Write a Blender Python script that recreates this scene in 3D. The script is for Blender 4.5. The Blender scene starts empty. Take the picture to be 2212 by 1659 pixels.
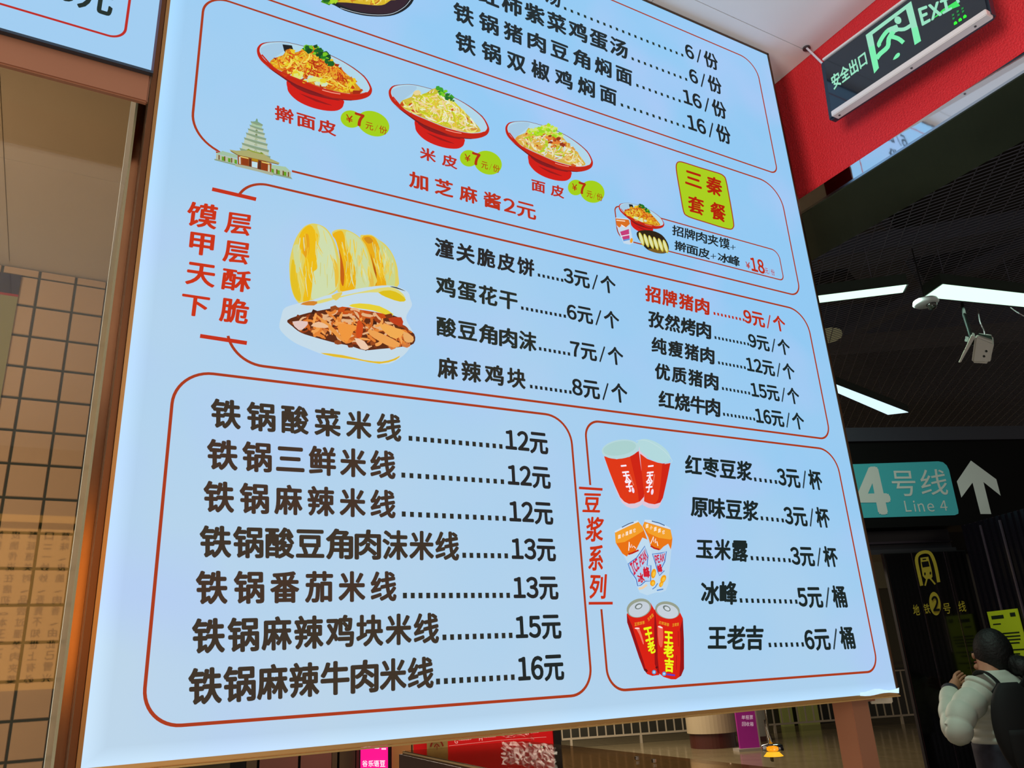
import bpy, bmesh, math, random
from mathutils import Vector, Matrix
R_ = random.Random(7)
SC = bpy.context.scene
COL = SC.collection
# ------------------------------------------------------------------ camera, world, lights
F = 1730.33; CX = 1106.0; CY = 829.5; EYE = 1.6
MX = Vector((0.87230598, -0.48593671, -0.05429361))     # camera right
MY = Vector((0.12132572, 0.32267307, -0.93870238))      # camera down
MZ = Vector((0.47366903, 0.81224848, 0.34042627))       # camera forward
cd = bpy.data.cameras.new('camera'); cam = bpy.data.objects.new('camera', cd); COL.objects.link(cam)
cd.sensor_width = 36.0; cd.lens = F / 2212.0 * 36.0; cd.clip_start = 0.02; cd.clip_end = 200
up, bk = -MY, -MZ
cam.matrix_world = Matrix(((MX.x, up.x, bk.x, 0), (MX.y, up.y, bk.y, 0), (MX.z, up.z, bk.z, EYE), (0, 0, 0, 1)))
SC.camera = cam
SC.view_settings.view_transform = 'Standard'; SC.view_settings.look = 'None'
SC.view_settings.gamma = 1.0; SC.view_settings.exposure = 0.0
SC.view_settings.use_curve_mapping = False
w = bpy.data.worlds.new('world'); SC.world = w; w.use_nodes = True
w.node_tree.nodes['Background'].inputs[0].default_value = (1.0, 0.86, 0.74, 1)
w.node_tree.nodes['Background'].inputs[1].default_value = 0.30

def light(name, kind, loc, power, col, size=0.3, rot=(0, 0, 0), sy=None):
    l = bpy.data.lights.new(name, kind); l.energy = power; l.color = col
    if kind == 'AREA':
        l.size = size
        if sy: l.shape = 'RECTANGLE'; l.size_y = sy
    else: l.shadow_soft_size = size
    o = bpy.data.objects.new(name, l); COL.objects.link(o); o.location = loc; o.rotation_euler = rot
    return o
light('stall_light', 'POINT', (-0.75, 1.75, 2.25), 10.5, (1.0, 0.70, 0.42), 0.15)
light('aisle_light', 'AREA', (0.95, -1.9, 2.9), 22, (1.0, 0.84, 0.70), 1.0)
light('fascia_fill_light', 'AREA', (-2.6, -0.4, 1.7), 105, (1.0, 0.93, 0.88), 1.4, (0, math.radians(-108), 0), 1.2)  # added unseen fill that brightens the red beam, exit sign and ceiling
light('floor_bounce_light', 'AREA', (0.3, -1.3, 0.35), 42, (0.84, 0.92, 1.0), 1.4, (math.radians(180), 0, 0))
light('hall_light', 'AREA', (8.2, 13.5, 4.6), 620, (1.0, 0.86, 0.66), 5.0)
light('shopfront_light', 'AREA', (5.2, 8.6, 3.4), 130, (1.0, 0.84, 0.66), 2.0)
light('hall_near_light', 'AREA', (3.7, 2.6, 3.55), 20, (0.72, 1.0, 0.84), 1.2, (0, 0, 0), 0.2)

light('hood_fill_light', 'POINT', (1.0, 1.5, 1.22), 2.2, (1.0, 0.72, 0.42), 0.04)  # added warm fill, brightens the dark inside of the counter hood
# ------------------------------------------------------------------ geometry of the view
def ray(px, py): return MX * (px - CX) + MY * (py - CY) + MZ * F
def aty(px, py, Y=1.0):
    d = ray(px, py); d = d * (Y / d.y); return Vector((d.x, d.y, d.z + EYE))
def atx(px, py, X):
    d = ray(px, py); d = d * (X / d.x); return Vector((d.x, d.y, d.z + EYE))
def atz(px, py, Zr):
    d = ray(px, py); d = d * (Zr / d.z); return Vector((d.x, d.y, Zr + EYE))
E1 = Vector((0.934, -0.358, 0)).normalized(); E2 = Vector((0.358, 0.934, 0)).normalized()
def atd(px, py, D):
    d = ray(px, py); d = d * (D / d.dot(E2)); return Vector((d.x, d.y, d.z + EYE))
def hall(s, D, z): return E1 * s + E2 * D + Vector((0, 0, z))
def hs(px, py, D):
    p = atd(px, py, D); return p.dot(E1), p.z

# ------------------------------------------------------------------ materials
def lin(c): return tuple(((v / 255) / 12.92 if v / 255 <= 0.04045 else ((v / 255 + 0.055) / 1.055) ** 2.4) for v in c)
MC = {}
def mat(name, col, rough=0.5, metal=0.0, emit=None, es=1.0, spec=0.5, noise=0.0, nscale=20, bump=0.0, coat=0.0):
    if name in MC: return MC[name]
    m = bpy.data.materials.new(name); m.use_nodes = True; nt = m.node_tree; b = nt.nodes['Principled BSDF']
    c = lin(col); b.inputs['Base Color'].default_value = (*c, 1); b.inputs['Roughness'].default_value = rough
    b.inputs['Metallic'].default_value = metal; b.inputs['Specular IOR Level'].default_value = spec
    if coat: b.inputs['Coat Weight'].default_value = coat
    if emit: b.inputs['Emission Color'].default_value = (*lin(emit), 1); b.inputs['Emission Strength'].default_value = es
    if noise or bump:
        tc = nt.nodes.new('ShaderNodeTexCoord'); n = nt.nodes.new('ShaderNodeTexNoise'); n.inputs['Scale'].default_value = nscale
        n.inputs['Detail'].default_value = 6; nt.links.new(tc.outputs['Object'], n.inputs['Vector'])
        if noise:
            r = nt.nodes.new('ShaderNodeMapRange'); r.inputs['To Min'].default_value = 1 - noise; r.inputs['To Max'].default_value = 1 + noise
            r.inputs['From Min'].default_value = 0.3; r.inputs['From Max'].default_value = 0.7
            nt.links.new(n.outputs['Fac'], r.inputs['Value'])
            v = nt.nodes.new('ShaderNodeVectorMath'); v.operation = 'SCALE'; v.inputs[0].default_value = c
            nt.links.new(r.outputs[0], v.inputs['Scale']); nt.links.new(v.outputs[0], b.inputs['Base Color'])
        if bump:
            bn = nt.nodes.new('ShaderNodeBump'); bn.inputs['Strength'].default_value = bump; bn.inputs['Distance'].default_value = 0.01
            nt.links.new(n.outputs['Fac'], bn.inputs['Height']); nt.links.new(bn.outputs[0], b.inputs['Normal'])
    MC[name] = m; return m
def ink(col):
    """print on the backlit film: the sheet glows through it"""
    n = 'print_%02x%02x%02x' % tuple(int(max(0, min(255, v))) for v in col)
    return mat(n, (4, 4, 4), 0.6, emit=col, es=1.0, spec=0.1)
def glass(name, tint, alpha=0.1, rough=0.02, k=1.0):
    if name in MC: return MC[name]
    m = bpy.data.materials.new(name); m.use_nodes = True; nt = m.node_tree; nt.nodes.clear()
    o = nt.nodes.new('ShaderNodeOutputMaterial'); t = nt.nodes.new('ShaderNodeBsdfTransparent'); g = nt.nodes.new('ShaderNodeBsdfGlossy')
    t.inputs[0].default_value = (*tint, 1); g.inputs['Roughness'].default_value = rough
    fr = nt.nodes.new('ShaderNodeFresnel'); fr.inputs['IOR'].default_value = 1.6
    ad = nt.nodes.new('ShaderNodeMath'); ad.operation = 'ADD'; ad.inputs[1].default_value = alpha
    ml = nt.nodes.new('ShaderNodeMath'); ml.operation = 'MULTIPLY'; ml.inputs[1].default_value = k; nt.links.new(fr.outputs[0], ml.inputs[0]); nt.links.new(ml.outputs[0], ad.inputs[0]); mx = nt.nodes.new('ShaderNodeMixShader')
    nt.links.new(ad.outputs[0], mx.inputs[0]); nt.links.new(t.outputs[0], mx.inputs[1]); nt.links.new(g.outputs[0], mx.inputs[2])
    nt.links.new(mx.outputs[0], o.inputs[0]); MC[name] = m; return m
def board_face(name):
    """backlit film: pale blue, a little greyer towards the lower left, soft cloudy unevenness"""
    m = bpy.data.materials.new(name); m.use_nodes = True; nt = m.node_tree; b = nt.nodes['Principled BSDF']; L = nt.links
    b.inputs['Base Color'].default_value = (0.02, 0.02, 0.02, 1); b.inputs['Roughness'].default_value = 0.45; b.inputs['Specular IOR Level'].default_value = 0.15
    tc = nt.nodes.new('ShaderNodeTexCoord'); sx = nt.nodes.new('ShaderNodeSeparateXYZ'); L.new(tc.outputs['Object'], sx.inputs[0])
    def math_(op, a, b_, clamp=False):
        n = nt.nodes.new('ShaderNodeMath'); n.operation = op; n.use_clamp = clamp
        for i, q in enumerate((a, b_)):
            if q is None: continue
            if isinstance(q, (int, float)): n.inputs[i].default_value = q
            else: L.new(q, n.inputs[i])
        return n.outputs[0]
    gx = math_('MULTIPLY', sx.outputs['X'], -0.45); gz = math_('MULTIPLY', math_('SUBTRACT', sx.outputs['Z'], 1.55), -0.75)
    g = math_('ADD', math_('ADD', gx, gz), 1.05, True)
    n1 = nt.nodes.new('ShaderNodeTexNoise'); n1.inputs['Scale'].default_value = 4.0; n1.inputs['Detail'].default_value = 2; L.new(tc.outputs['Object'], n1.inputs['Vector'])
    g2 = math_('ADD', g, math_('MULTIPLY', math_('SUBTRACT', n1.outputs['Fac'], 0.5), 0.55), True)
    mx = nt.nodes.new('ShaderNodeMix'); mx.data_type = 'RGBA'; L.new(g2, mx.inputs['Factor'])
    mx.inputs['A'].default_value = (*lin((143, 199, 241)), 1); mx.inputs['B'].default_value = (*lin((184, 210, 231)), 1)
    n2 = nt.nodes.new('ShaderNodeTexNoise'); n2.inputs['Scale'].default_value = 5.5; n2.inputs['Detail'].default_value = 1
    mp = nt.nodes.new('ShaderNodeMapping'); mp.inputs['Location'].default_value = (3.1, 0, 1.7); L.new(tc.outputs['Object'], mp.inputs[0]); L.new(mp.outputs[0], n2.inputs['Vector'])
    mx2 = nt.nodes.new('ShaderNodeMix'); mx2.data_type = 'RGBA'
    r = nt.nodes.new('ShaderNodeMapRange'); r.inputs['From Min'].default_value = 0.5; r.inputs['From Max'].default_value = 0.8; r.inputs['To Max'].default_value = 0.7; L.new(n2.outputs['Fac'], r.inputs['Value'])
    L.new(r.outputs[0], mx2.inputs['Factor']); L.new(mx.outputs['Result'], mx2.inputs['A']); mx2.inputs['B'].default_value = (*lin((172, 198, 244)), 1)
    # the film glows a touch brighter right along the lamp strips at its borders
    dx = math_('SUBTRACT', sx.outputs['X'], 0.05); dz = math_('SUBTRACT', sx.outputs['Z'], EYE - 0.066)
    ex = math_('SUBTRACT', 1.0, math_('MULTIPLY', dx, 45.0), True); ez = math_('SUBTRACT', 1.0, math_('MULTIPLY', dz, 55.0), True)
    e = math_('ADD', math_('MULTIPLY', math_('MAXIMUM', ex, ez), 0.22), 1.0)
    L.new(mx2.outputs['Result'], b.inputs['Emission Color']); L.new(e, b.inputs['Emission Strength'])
    return m

# ------------------------------------------------------------------ object helpers
def setp(o, label=None, cat=None, group=None, kind=None):
    if label: o['label'] = label
    if cat: o['category'] = cat
    if group: o['group'] = group
    if kind: o['kind'] = kind
    return o
def empty(name, loc=(0, 0, 0), **k):
    o = bpy.data.objects.new(name, None); COL.objects.link(o); o.location = loc; o.empty_display_size = 0.1
    return setp(o, **k)
def link(name, me, parent=None, **k):
    o = bpy.data.objects.new(name, me); COL.objects.link(o)
    if parent is not None:
        o.parent = parent; o.matrix_parent_inverse = parent_matrix(parent).inverted()
    return setp(o, **k)
def parent_matrix(p):
    m = p.matrix_basis.copy()
    q = p
    while q.parent is not None:
        m = q.parent.matrix_basis @ q.matrix_parent_inverse @ m if False else (q.parent.matrix_basis @ (q.matrix_parent_inverse @ m)); q = q.parent
    return m
def pymesh(name, verts, faces, mats, fm=None, smooth=False):
    me = bpy.data.meshes.new(name); me.from_pydata([tuple(v) for v in verts], [], faces)
    for m in (mats if isinstance(mats, (list, tuple)) else [mats]): me.materials.append(m)
    if fm: me.polygons.foreach_set('material_index', fm)
    if smooth: me.polygons.foreach_set('use_smooth', [True] * len(faces))
    me.update(); return me
class MB:
    def __init__(s): s.v = []; s.f = []; s.m = []; s.mats = []
    def mi(s, m):
        if m not in s.mats: s.mats.append(m)
        return s.mats.index(m)
    def add(s, vs, fs, m):
        b = len(s.v); s.v += [Vector(v) for v in vs]; i = s.mi(m)
        for f in fs: s.f.append([b + q for q in f]); s.m.append(i)
    def box8(s, P, m):   # P: 4 bottom, 4 top
        s.add(P, [(3, 2, 1, 0), (4, 5, 6, 7), (0, 1, 5, 4), (1, 2, 6, 5), (2, 3, 7, 6), (3, 0, 4, 7)], m); return s
    def box(s, a, b, m):
        x0, y0, z0 = a; x1, y1, z1 = b
        return s.box8([(x0, y0, z0), (x1, y0, z0), (x1, y1, z0), (x0, y1, z0), (x0, y0, z1), (x1, y0, z1), (x1, y1, z1), (x0, y1, z1)], m)
    def hbox(s, s0, s1, d0, d1, z0, z1, m):
        return s.box8([hall(*q) for q in ((s0, d0, z0), (s1, d0, z0), (s1, d1, z0), (s0, d1, z0), (s0, d0, z1), (s1, d0, z1), (s1, d1, z1), (s0, d1, z1))], m)
    def tube(s, pts, r, m, n=10, cap=True):
        pts = [Vector(p) for p in pts]; rs = r if isinstance(r, (list, tuple)) else [r] * len(pts); vs = []; fs = []
        ref = None
        for i, p in enumerate(pts):
            t = (pts[min(i + 1, len(pts) - 1)] - pts[max(i - 1, 0)]).normalized()
            a = t.cross(Vector((0, 0, 1)) if abs(t.z) < 0.9 else Vector((1, 0, 0))).normalized() if ref is None else (ref - t * ref.dot(t)).normalized()
            ref = a; b = t.cross(a); rr = rs[i]; ra, rb = rr if isinstance(rr, (tuple, list)) else (rr, rr)
            for k in range(n): th = 2 * math.pi * k / n; vs.append(p + a * math.cos(th) * ra + b * math.sin(th) * rb)
        for i in range(len(pts) - 1):
            for k in range(n): fs.append((i * n + k, i * n + (k + 1) % n, (i + 1) * n + (k + 1) % n, (i + 1) * n + k))
        if cap: fs.append(tuple(range(n - 1, -1, -1))); fs.append(tuple((len(pts) - 1) * n + k for k in range(n)))
        s.add(vs, fs, m); return s
    def slab(s, P, n, t, m):      # polygon P extruded along n by t
        P = [Vector(p) for p in P]; k = len(P); Q = [p + Vector(n) * t for p in P]
        s.add(P + Q, [tuple(range(k)), tuple(range(2 * k - 1, k - 1, -1))] + [(i, i + k, (i + 1) % k + k, (i + 1) % k) for i in range(k)], m); return s
    def ell(s, c, r, m, n=16, k=10, rot=None):
        vs = []; fs = []
        for i in range(k + 1):
            ph = math.pi * i / k
            for j in range(n):
                th = 2 * math.pi * j / n; v = Vector((r[0] * math.sin(ph) * math.cos(th), r[1] * math.sin(ph) * math.sin(th), r[2] * math.cos(ph)))
                if rot: v = rot @ v
                vs.append(Vector(c) + v)
        for i in range(k):
            for j in range(n): fs.append((i * n + j, (i + 1) * n + j, (i + 1) * n + (j + 1) % n, i * n + (j + 1) % n))
        s.add(vs, fs, m); return s
    def build(s, name, parent=None, smooth=False, bevel=0, **k):
        me = pymesh(name, s.v, s.f, s.mats, s.m, smooth); o = link(name, me, parent, **k)
        if bevel:
            bm = bmesh.new(); bm.from_mesh(me); bmesh.ops.remove_doubles(bm, verts=bm.verts, dist=1e-6)
            bmesh.ops.bevel(bm, geom=bm.edges[:], offset=bevel, segments=2, affect='EDGES', clamp_overlap=True); bm.to_mesh(me); bm.free()
        return o
def cat_rom(P, n=6, closed=False):
    P = [Vector(p) for p in P]; out = []; N = len(P); rng = range(N if closed else N - 1)
    for i in rng:
        if closed: a, b, c, d = P[(i - 1) % N], P[i], P[(i + 1) % N], P[(i + 2) % N]
        else: a, b, c, d = P[max(i - 1, 0)], P[i], P[i + 1], P[min(i + 2, N - 1)]
        for k in range(n):
            t = k / n; out.append(0.5 * ((2 * b) + (c - a) * t + (2 * a - 5 * b + 4 * c - d) * t * t + (3 * b - a - 3 * c + d) * t ** 3))
    if not closed: out.append(P[-1])
    return out

# ------------------------------------------------------------------ flat print on a plane
from mathutils.geometry import tessellate_polygon
class Print:
    """flat artwork; P maps picture coordinates of the printed sheet to world, n is the outward normal"""
    def __init__(s, P, n, base=0.0006): s.P = P; s.n = Vector(n); s.z = base; s.mb = MB()
    def poly(s, pts, col, smooth=0, closed=True):
        if smooth: pts = [(q.x, q.y) for q in cat_rom([(a, b, 0) for a, b in pts], smooth, True)]
        s.z += 4e-6; w_ = [s.P(*p) + s.n * s.z for p in pts]
        tr = tessellate_polygon([[Vector((a, b, 0)) for a, b in pts]])
        s.mb.add(w_, [tuple(t) for t in tr], col if not isinstance(col, tuple) else ink(col)); return s
    def ellipse(s, cx, cy, rx, ry, col, rot=0, n=32):
        c, q = math.cos(math.radians(rot)), math.sin(math.radians(rot))
        return s.poly([(cx + rx * math.cos(t) * c - ry * math.sin(t) * q, cy + rx * math.cos(t) * q + ry * math.sin(t) * c) for t in [2 * math.pi * k / n for k in range(n)]], col)
    def stroke(s, pts, wd, col, smooth=0, closed=False):
        if smooth: pts = [(q.x, q.y) for q in cat_rom([(a, b, 0) for a, b in pts], smooth, closed)]
        s.z += 4e-6; N = len(pts); L = []; Rr = []
        if isinstance(wd, list): wd = [wd[min(len(wd) - 1, int(i / max(1, N - 1) * (len(wd) - 1) + .5))] for i in range(N)]
        for i in range(N):
            a = pts[i - 1] if (i > 0 or closed) else pts[0]; b = pts[(i + 1) % N] if (i < N - 1 or closed) else pts[-1]
            dx, dy = b[0] - a[0], b[1] - a[1]; l = math.hypot(dx, dy) or 1; ww = wd[i] if isinstance(wd, list) else wd
            L.append((pts[i][0] - dy / l * ww / 2, pts[i][1] + dx / l * ww / 2)); Rr.append((pts[i][0] + dy / l * ww / 2, pts[i][1] - dx / l * ww / 2))
        vs = [s.P(*p) + s.n * s.z for p in L + Rr]
        fs = [(i, (i + 1) % N, N + (i + 1) % N, N + i) for i in range(N if closed else N - 1)]
        s.mb.add(vs, fs, col if not isinstance(col, tuple) else ink(col)); return s
    def build(s, name, parent, **k): return s.mb.build(name, parent, **k)

GC = {}
def glyph(ch):
    if ch in GC: return GC[ch]
    c = bpy.data.curves.new('t', 'FONT'); c.body = chr(ord(ch) + 0xFEE0) if 33 <= ord(ch) < 127 else ch; c.size = 1; c.resolution_u = 4
    o = bpy.data.objects.new('t', c); COL.objects.link(o); bpy.context.view_layer.update()
    me = bpy.data.meshes.new_from_object(o.evaluated_get(bpy.context.evaluated_depsgraph_get()))
    vs = [(v.co.x, v.co.y) for v in me.vertices]; fs = [tuple(p.vertices) for p in me.polygons]
    bpy.data.objects.remove(o); bpy.data.curves.remove(c); bpy.data.meshes.remove(me)
    if 33 <= ord(ch) < 127:       # full-width forms: trim the side bearings
        x0 = min(v[0] for v in vs); x1 = max(v[0] for v in vs); pad = 0.055
        if ch == '/':
            vs = [((v[0] - x0) * 0.42, v[1] * .92) for v in vs]; x0 = 0; x1 = max(v[0] for v in vs); pad = 0.15
        GC[ch] = ([(v[0] - x0 + pad, v[1]) for v in vs], fs, x1 - x0 + 2 * pad)
    else: GC[ch] = (vs, fs, 1.0)
    return GC[ch]
def text_mesh(body):
    if len(body) == 1: return glyph(body)[:2]
    V, F_, x = [], [], 0.0
    for ch in body:
        vs, fs, adv = glyph(ch); b = len(V); V += [(p[0] + x, p[1]) for p in vs]; F_ += [tuple(b + i for i in f) for f in fs]; x += adv
    return V, F_
OFFS = [(1, 0), (-1, 0), (0, 1), (0, -1), (.72, .72), (-.72, .72), (.72, -.72), (-.72, -.72)]
EB, ET = -0.10, 0.87
def put_text(mb, body, Q, W, n, col, bold=0.022, z0=0.0008, shear=0.0, fit=None):
    """Q(s,t) -> world for s,t in 0..1 over the ink box; natural layout"""
    vs, fs = text_mesh(body); x0 = min(v[0] for v in vs); x1 = max(v[0] for v in vs)
    y0, y1 = fit if isinstance(fit, tuple) else (EB, ET)
    if fit == 'ink': y0 = min(v[1] for v in vs); y1 = max(v[1] for v in vs)
    offs = [(0, 0)] if not bold else OFFS
    for k, (ox, oy) in enumerate(offs):
        out = []
        for x, y in vs:
            s = (x + ox * bold - x0 + bold) / (x1 - x0 + 2 * bold); t = (y + oy * bold * 0.8 - y0) / (y1 - y0)
            out.append(Q(s + shear * (t - 0.5), t) + n * (z0 + k * 6e-6))
        mb.add(out, fs, col)
def bil(A, B, C, D):    # A bottom-left B top-left C bottom-right D top-right
    return lambda s, t: (A * (1 - t) + B * t) * (1 - s) + (C * (1 - t) + D * t) * s
def crop(ox, oy, sc): return lambda *p: [(ox + a / sc, oy + b / sc) for a, b in p]

# ================================================================== SETTING
white_paint = mat('white_ceiling_paint', (222, 222, 222), 0.75, noise=0.03, nscale=3)
red_paint = mat('red_textured_paint', (206, 24, 34), 0.62, noise=0.10, nscale=260, bump=0.5)
steel = mat('mirror_steel', (235, 235, 238), 0.045, 1.0, bump=0.03, nscale=6)
dark_gloss = mat('black_green_gloss', (44, 50, 38), 0.22, noise=0.3, nscale=3, coat=0.2)
black = mat('black_paint', (9, 9, 11), 0.6)
copper = mat('brushed_copper_steel', (150, 104, 72), 0.16, 1.0, noise=0.10, nscale=14)
copper_satin = mat('satin_copper_steel', (138, 92, 66), 0.42, 0.4, noise=0.04, nscale=5)
gold_edge = mat('gold_edge_trim', (232, 190, 120), 0.25, 1.0)
ZC = EYE + 1.367; YT = 2.857; XS = 0.0495
# stall ceiling: slab with square panels
ceil = MB().box((-3.2, -3.0, ZC + 0.006), (1.45, YT + 0.05, ZC + 0.12), white_paint).build('ceiling', kind='structure')
pm = {}
for i in range(-5, 3):
    for j in range(-5, 6):
        x0 = -0.243 + 0.62 * i; y0 = 2.2 - 0.62 * j
        xa, xb = max(x0 + 0.0012, -3.2), min(x0 + 0.6188, 1.449); ya, yb = max(y0 - 0.6188 + 0.62, -3.0), min(y0 + 0.6188, YT)
        ya = max(y0 + 0.0012, -3.0)
        if xb - xa < 0.05 or yb - ya < 0.05: continue
        key = (round(xb - xa, 3), round(yb - ya, 3))
        if key not in pm: pm[key] = MB().box((0, 0, 0), (key[0], key[1], 0.006), white_paint)
        q = pm[key]
        if isinstance(q, MB): q = pymesh('panel', q.v, q.f, q.mats, q.m); pm[key] = q
        o = link('panel', q, ceil); o.matrix_parent_inverse = Matrix(); o.location = (xa, ya, ZC)
# red fascia beam with mirror strip and dark soffit
fas = MB().box((1.45, -3.0, EYE + 1.012), (1.65, 3.4, ZC + 0.12), red_paint).build('wall_right', kind='structure')
MB().box((1.446, -3.0, EYE + 0.990), (1.452, 3.4, EYE + 1.0245), steel).build('trim', fas, label='mirror steel strip')
MB().box((1.4455, -3.0, EYE + 0.985), (1.4475, 3.4, EYE + 0.9905), mat('bright_edge', (190, 196, 205), 0.2, 1)).build('edge_trim', fas)
MB().box((1.448, -3.0, EYE + 0.984), (1.655, 3.4, EYE + 1.012), dark_gloss).build('soffit', fas, label='dark glossy underside')
# stall back wall with tiles
tile_m = mat('cream_wall_tile', (206, 186, 164), 0.22, noise=0.05, nscale=5)
grout = mat('dark_green_grout', (22, 42, 22), 0.8)
wb = MB().box((-2.6, YT, 0), (XS + 0.02, YT + 0.06, ZC), grout).build('wall_back', kind='structure')
PX, PZ = 0.1082, 0.1069
tm = MB(); g = 0.0036
tm.add([(g, 0, g), (PX - g, 0, g), (PX - g, 0, PZ - g), (g, 0, PZ - g), (g + .002, -.004, g + .002), (PX - g - .002, -.004, g + .002), (PX - g - .002, -.004, PZ - g - .002), (g + .002, -.004, PZ - g - .002)],
       [(4, 5, 6, 7), (0, 1, 5, 4), (1, 2, 6, 5), (2, 3, 7, 6), (3, 0, 4, 7)], tile_m)
tme = pymesh('tile', tm.v, tm.f, tm.mats, tm.m)
zt0 = EYE + 0.4695 * YT          # level of the topmost full joint
for i in range(8):
    for j in range(-1, 24):
        o = link('tile', tme, wb); o.matrix_parent_inverse = Matrix(); o.location = (-0.1535 + PX * (1 - i), YT, zt0 - PZ * j - PZ)
        if j == -1: o.scale.z = (ZC - zt0) / PZ
        if i == 0: o.scale.x = (XS - o.location.x) / PX
# stall side wall
cream_wall = mat('cream_side_panel', (176, 168, 140), 0.35, noise=0.04, nscale=4)
MB().box((XS, 1.10, 0), (XS + 0.03, YT + 0.05, ZC), cream_wall).build('wall_side', kind='structure')

# hall: floor of square slabs
floor_m = mat('tan_stone_floor', (120, 106, 78), 0.16, noise=0.12, nscale=2)
joint_m = mat('floor_joint', (60, 52, 40), 0.6)
fl = MB().box((-30, -8, -0.05), (40, 45, 0.0), joint_m).build('floor', kind='structure')
fme = None; ft = MB().box((0.004, 0.004, 0), (0.796, 0.796, 0.004), floor_m); fme = pymesh('tile', ft.v, ft.f, ft.mats, ft.m)
ang = math.atan2(E1.y, E1.x)
cnt = 0
for i in range(-2, 16):
    for j in range(12, 27):
        if cnt >= 290: break
        if 0.8 * i > 0.62 * 0.8 * j + 3: continue
        p = hall(0.8 * i, 0.8 * j, 0.0); o = link('tile', fme, fl); o.matrix_parent_inverse = Matrix(); o.location = p; o.rotation_euler = (0, 0, ang); cnt += 1
rest = MB()
for i in range(-14, 24):
    for j in range(-6, 36):
        if 12 <= j < 27 and -2 <= i < 16 and not (0.8 * i > 0.62 * 0.8 * j + 3): continue
        rest.add([hall(0.8 * i + .004, 0.8 * j + .004, .004), hall(0.8 * i + .796, 0.8 * j + .004, .004), hall(0.8 * i + .796, 0.8 * j + .796, .004), hall(0.8 * i + .004, 0.8 * j + .796, .004)], [(0, 1, 2, 3)], floor_m)
rest.build('distant_tiles', fl, kind='stuff')
# hall ceiling: black slab high up, wire mesh under it, ducts between
hc = MB().box((1.66, -4, EYE + 3.3), (30, 40, EYE + 3.4), black).build('ceiling', kind='structure')
duct = mat('dark_duct', (78, 82, 94), 0.55, noise=0.25, nscale=2)
for (a, b, wd, z) in (((1.9, 4.2), (5.6, -0.2), .34, 2.75), ((2.6, 5.0), (7.4, .6), .22, 2.6), ((2.2, 2.0), (7.0, 4.2), .4, 2.95), ((3.2, 6.4), (9.5, 2.2), .5, 2.7), ((5.2, -1), (5.9, 6), .12, 2.55)):
    a = Vector((*a, 0)); b = Vector((*b, 0)); t = (b - a).normalized(); nn = Vector((-t.y, t.x, 0)) * wd / 2
    MB().box8([p + Vector((0, 0, EYE + z)) for p in (a - nn, b - nn, b + nn, a + nn)] + [p + Vector((0, 0, EYE + z + wd * .6)) for p in (a - nn, b - nn, b + nn, a + nn)], duct).build('duct', hc)
wire = mat('black_wire', (96, 98, 112), 0.5)
wm = MB(); ZM = EYE + 2.3
def wires(d, pitch, half, r):
    d = Vector((*d, 0)).normalized(); nn = Vector((-d.y, d.x, 0)); c0 = Vector((5.0, 3.2, ZM)); k = int(half / pitch)
    for i in range(-k, k + 1):
        c = c0 + nn * i * pitch; a, b = c - d * half, c + d * half
        # keep to the hall side of the beam
        def clip(p, q):
            if p.x < 1.66 and q.x > 1.66: p = p + (q - p) * ((1.66 - p.x) / (q.x - p.x))
            return p
        a, b = clip(a, b), clip(b, a)
        if a.x < 1.65 and b.x < 1.65: continue
        wm.box8([p + nn * s_ * r + Vector((0, 0, z_ * r)) for z_ in (-1, 1) for p, s_ in ((a, -1), (b, -1), (b, 1), (a, 1))], wire)
wires((.40, -.915), 0.036, 4.6, 0.0022)
wires((-.70, -.714), 0.085, 4.6, 0.0020)
wm.build('mesh_ceiling', hc, kind='stuff', label='black wire mesh under the ducts')
# far wall of the hall and the beige pier seen past the board
beige = mat('beige_stone_wall', (150, 136, 108), 0.5, noise=0.06, nscale=1)
MB().hbox(-16, 24, 27.5, 28, 0, 6, mat('far_dark_wall', (66, 62, 50), 0.6, noise=.3, nscale=.6)).build('wall_far', kind='structure')

# ================================================================== MENU BOARD
NB = Vector((0, -1, 0))
B0, B1, Z0, Z1 = 0.0505, 1.336, EYE - 0.066, EYE + 1.350
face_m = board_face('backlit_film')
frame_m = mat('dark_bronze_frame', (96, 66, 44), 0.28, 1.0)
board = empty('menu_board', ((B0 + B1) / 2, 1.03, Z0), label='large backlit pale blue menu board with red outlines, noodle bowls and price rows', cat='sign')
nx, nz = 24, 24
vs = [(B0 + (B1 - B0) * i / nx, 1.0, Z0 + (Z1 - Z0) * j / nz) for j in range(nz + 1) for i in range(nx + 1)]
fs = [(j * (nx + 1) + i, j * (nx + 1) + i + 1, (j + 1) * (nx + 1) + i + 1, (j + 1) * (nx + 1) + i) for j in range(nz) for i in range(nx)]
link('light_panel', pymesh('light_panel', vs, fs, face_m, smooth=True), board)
MB().box((B0 - .003, 1.004, Z0 - .003), (B1 + .003, 1.07, Z1 + .003), mat('sheet_box', (120, 112, 100), 0.5)).build('box', board)
MB().box((B0 - .0045, .998, Z0 - .008), (B0, 1.075, Z1 + .004), mat('dull_gold_strip', (168, 126, 80), .3, 1.0)).build('frame', board, label='dull gold edge strip')
MB().box((B0 - .012, 1.006, Z0 - .008), (B0 - .005, 1.08, Z1 + .004), mat('brown_frame', (110, 72, 48), .3, 1.0)).build('frame', board)
MB().box((B0 - .0045, .998, Z0 - .0055), (B1 + .003, 1.075, Z0), mat('bronze_lip', (205, 160, 100), 0.35, 1.0)).build('frame', board)
MB().box((B0 - .0045, .996, Z0 - .0078), (B1 + .003, .9985, Z0 - .0057), gold_edge).build('frame', board)
MB().box((B1, .998, Z0 - .004), (B1 + .0045, 1.075, Z1 + .004), frame_m).build('frame', board)
MB().box((B0, .998, Z1), (B1 + .0045, 1.075, Z1 + .0045), frame_m).build('frame', board)

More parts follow.
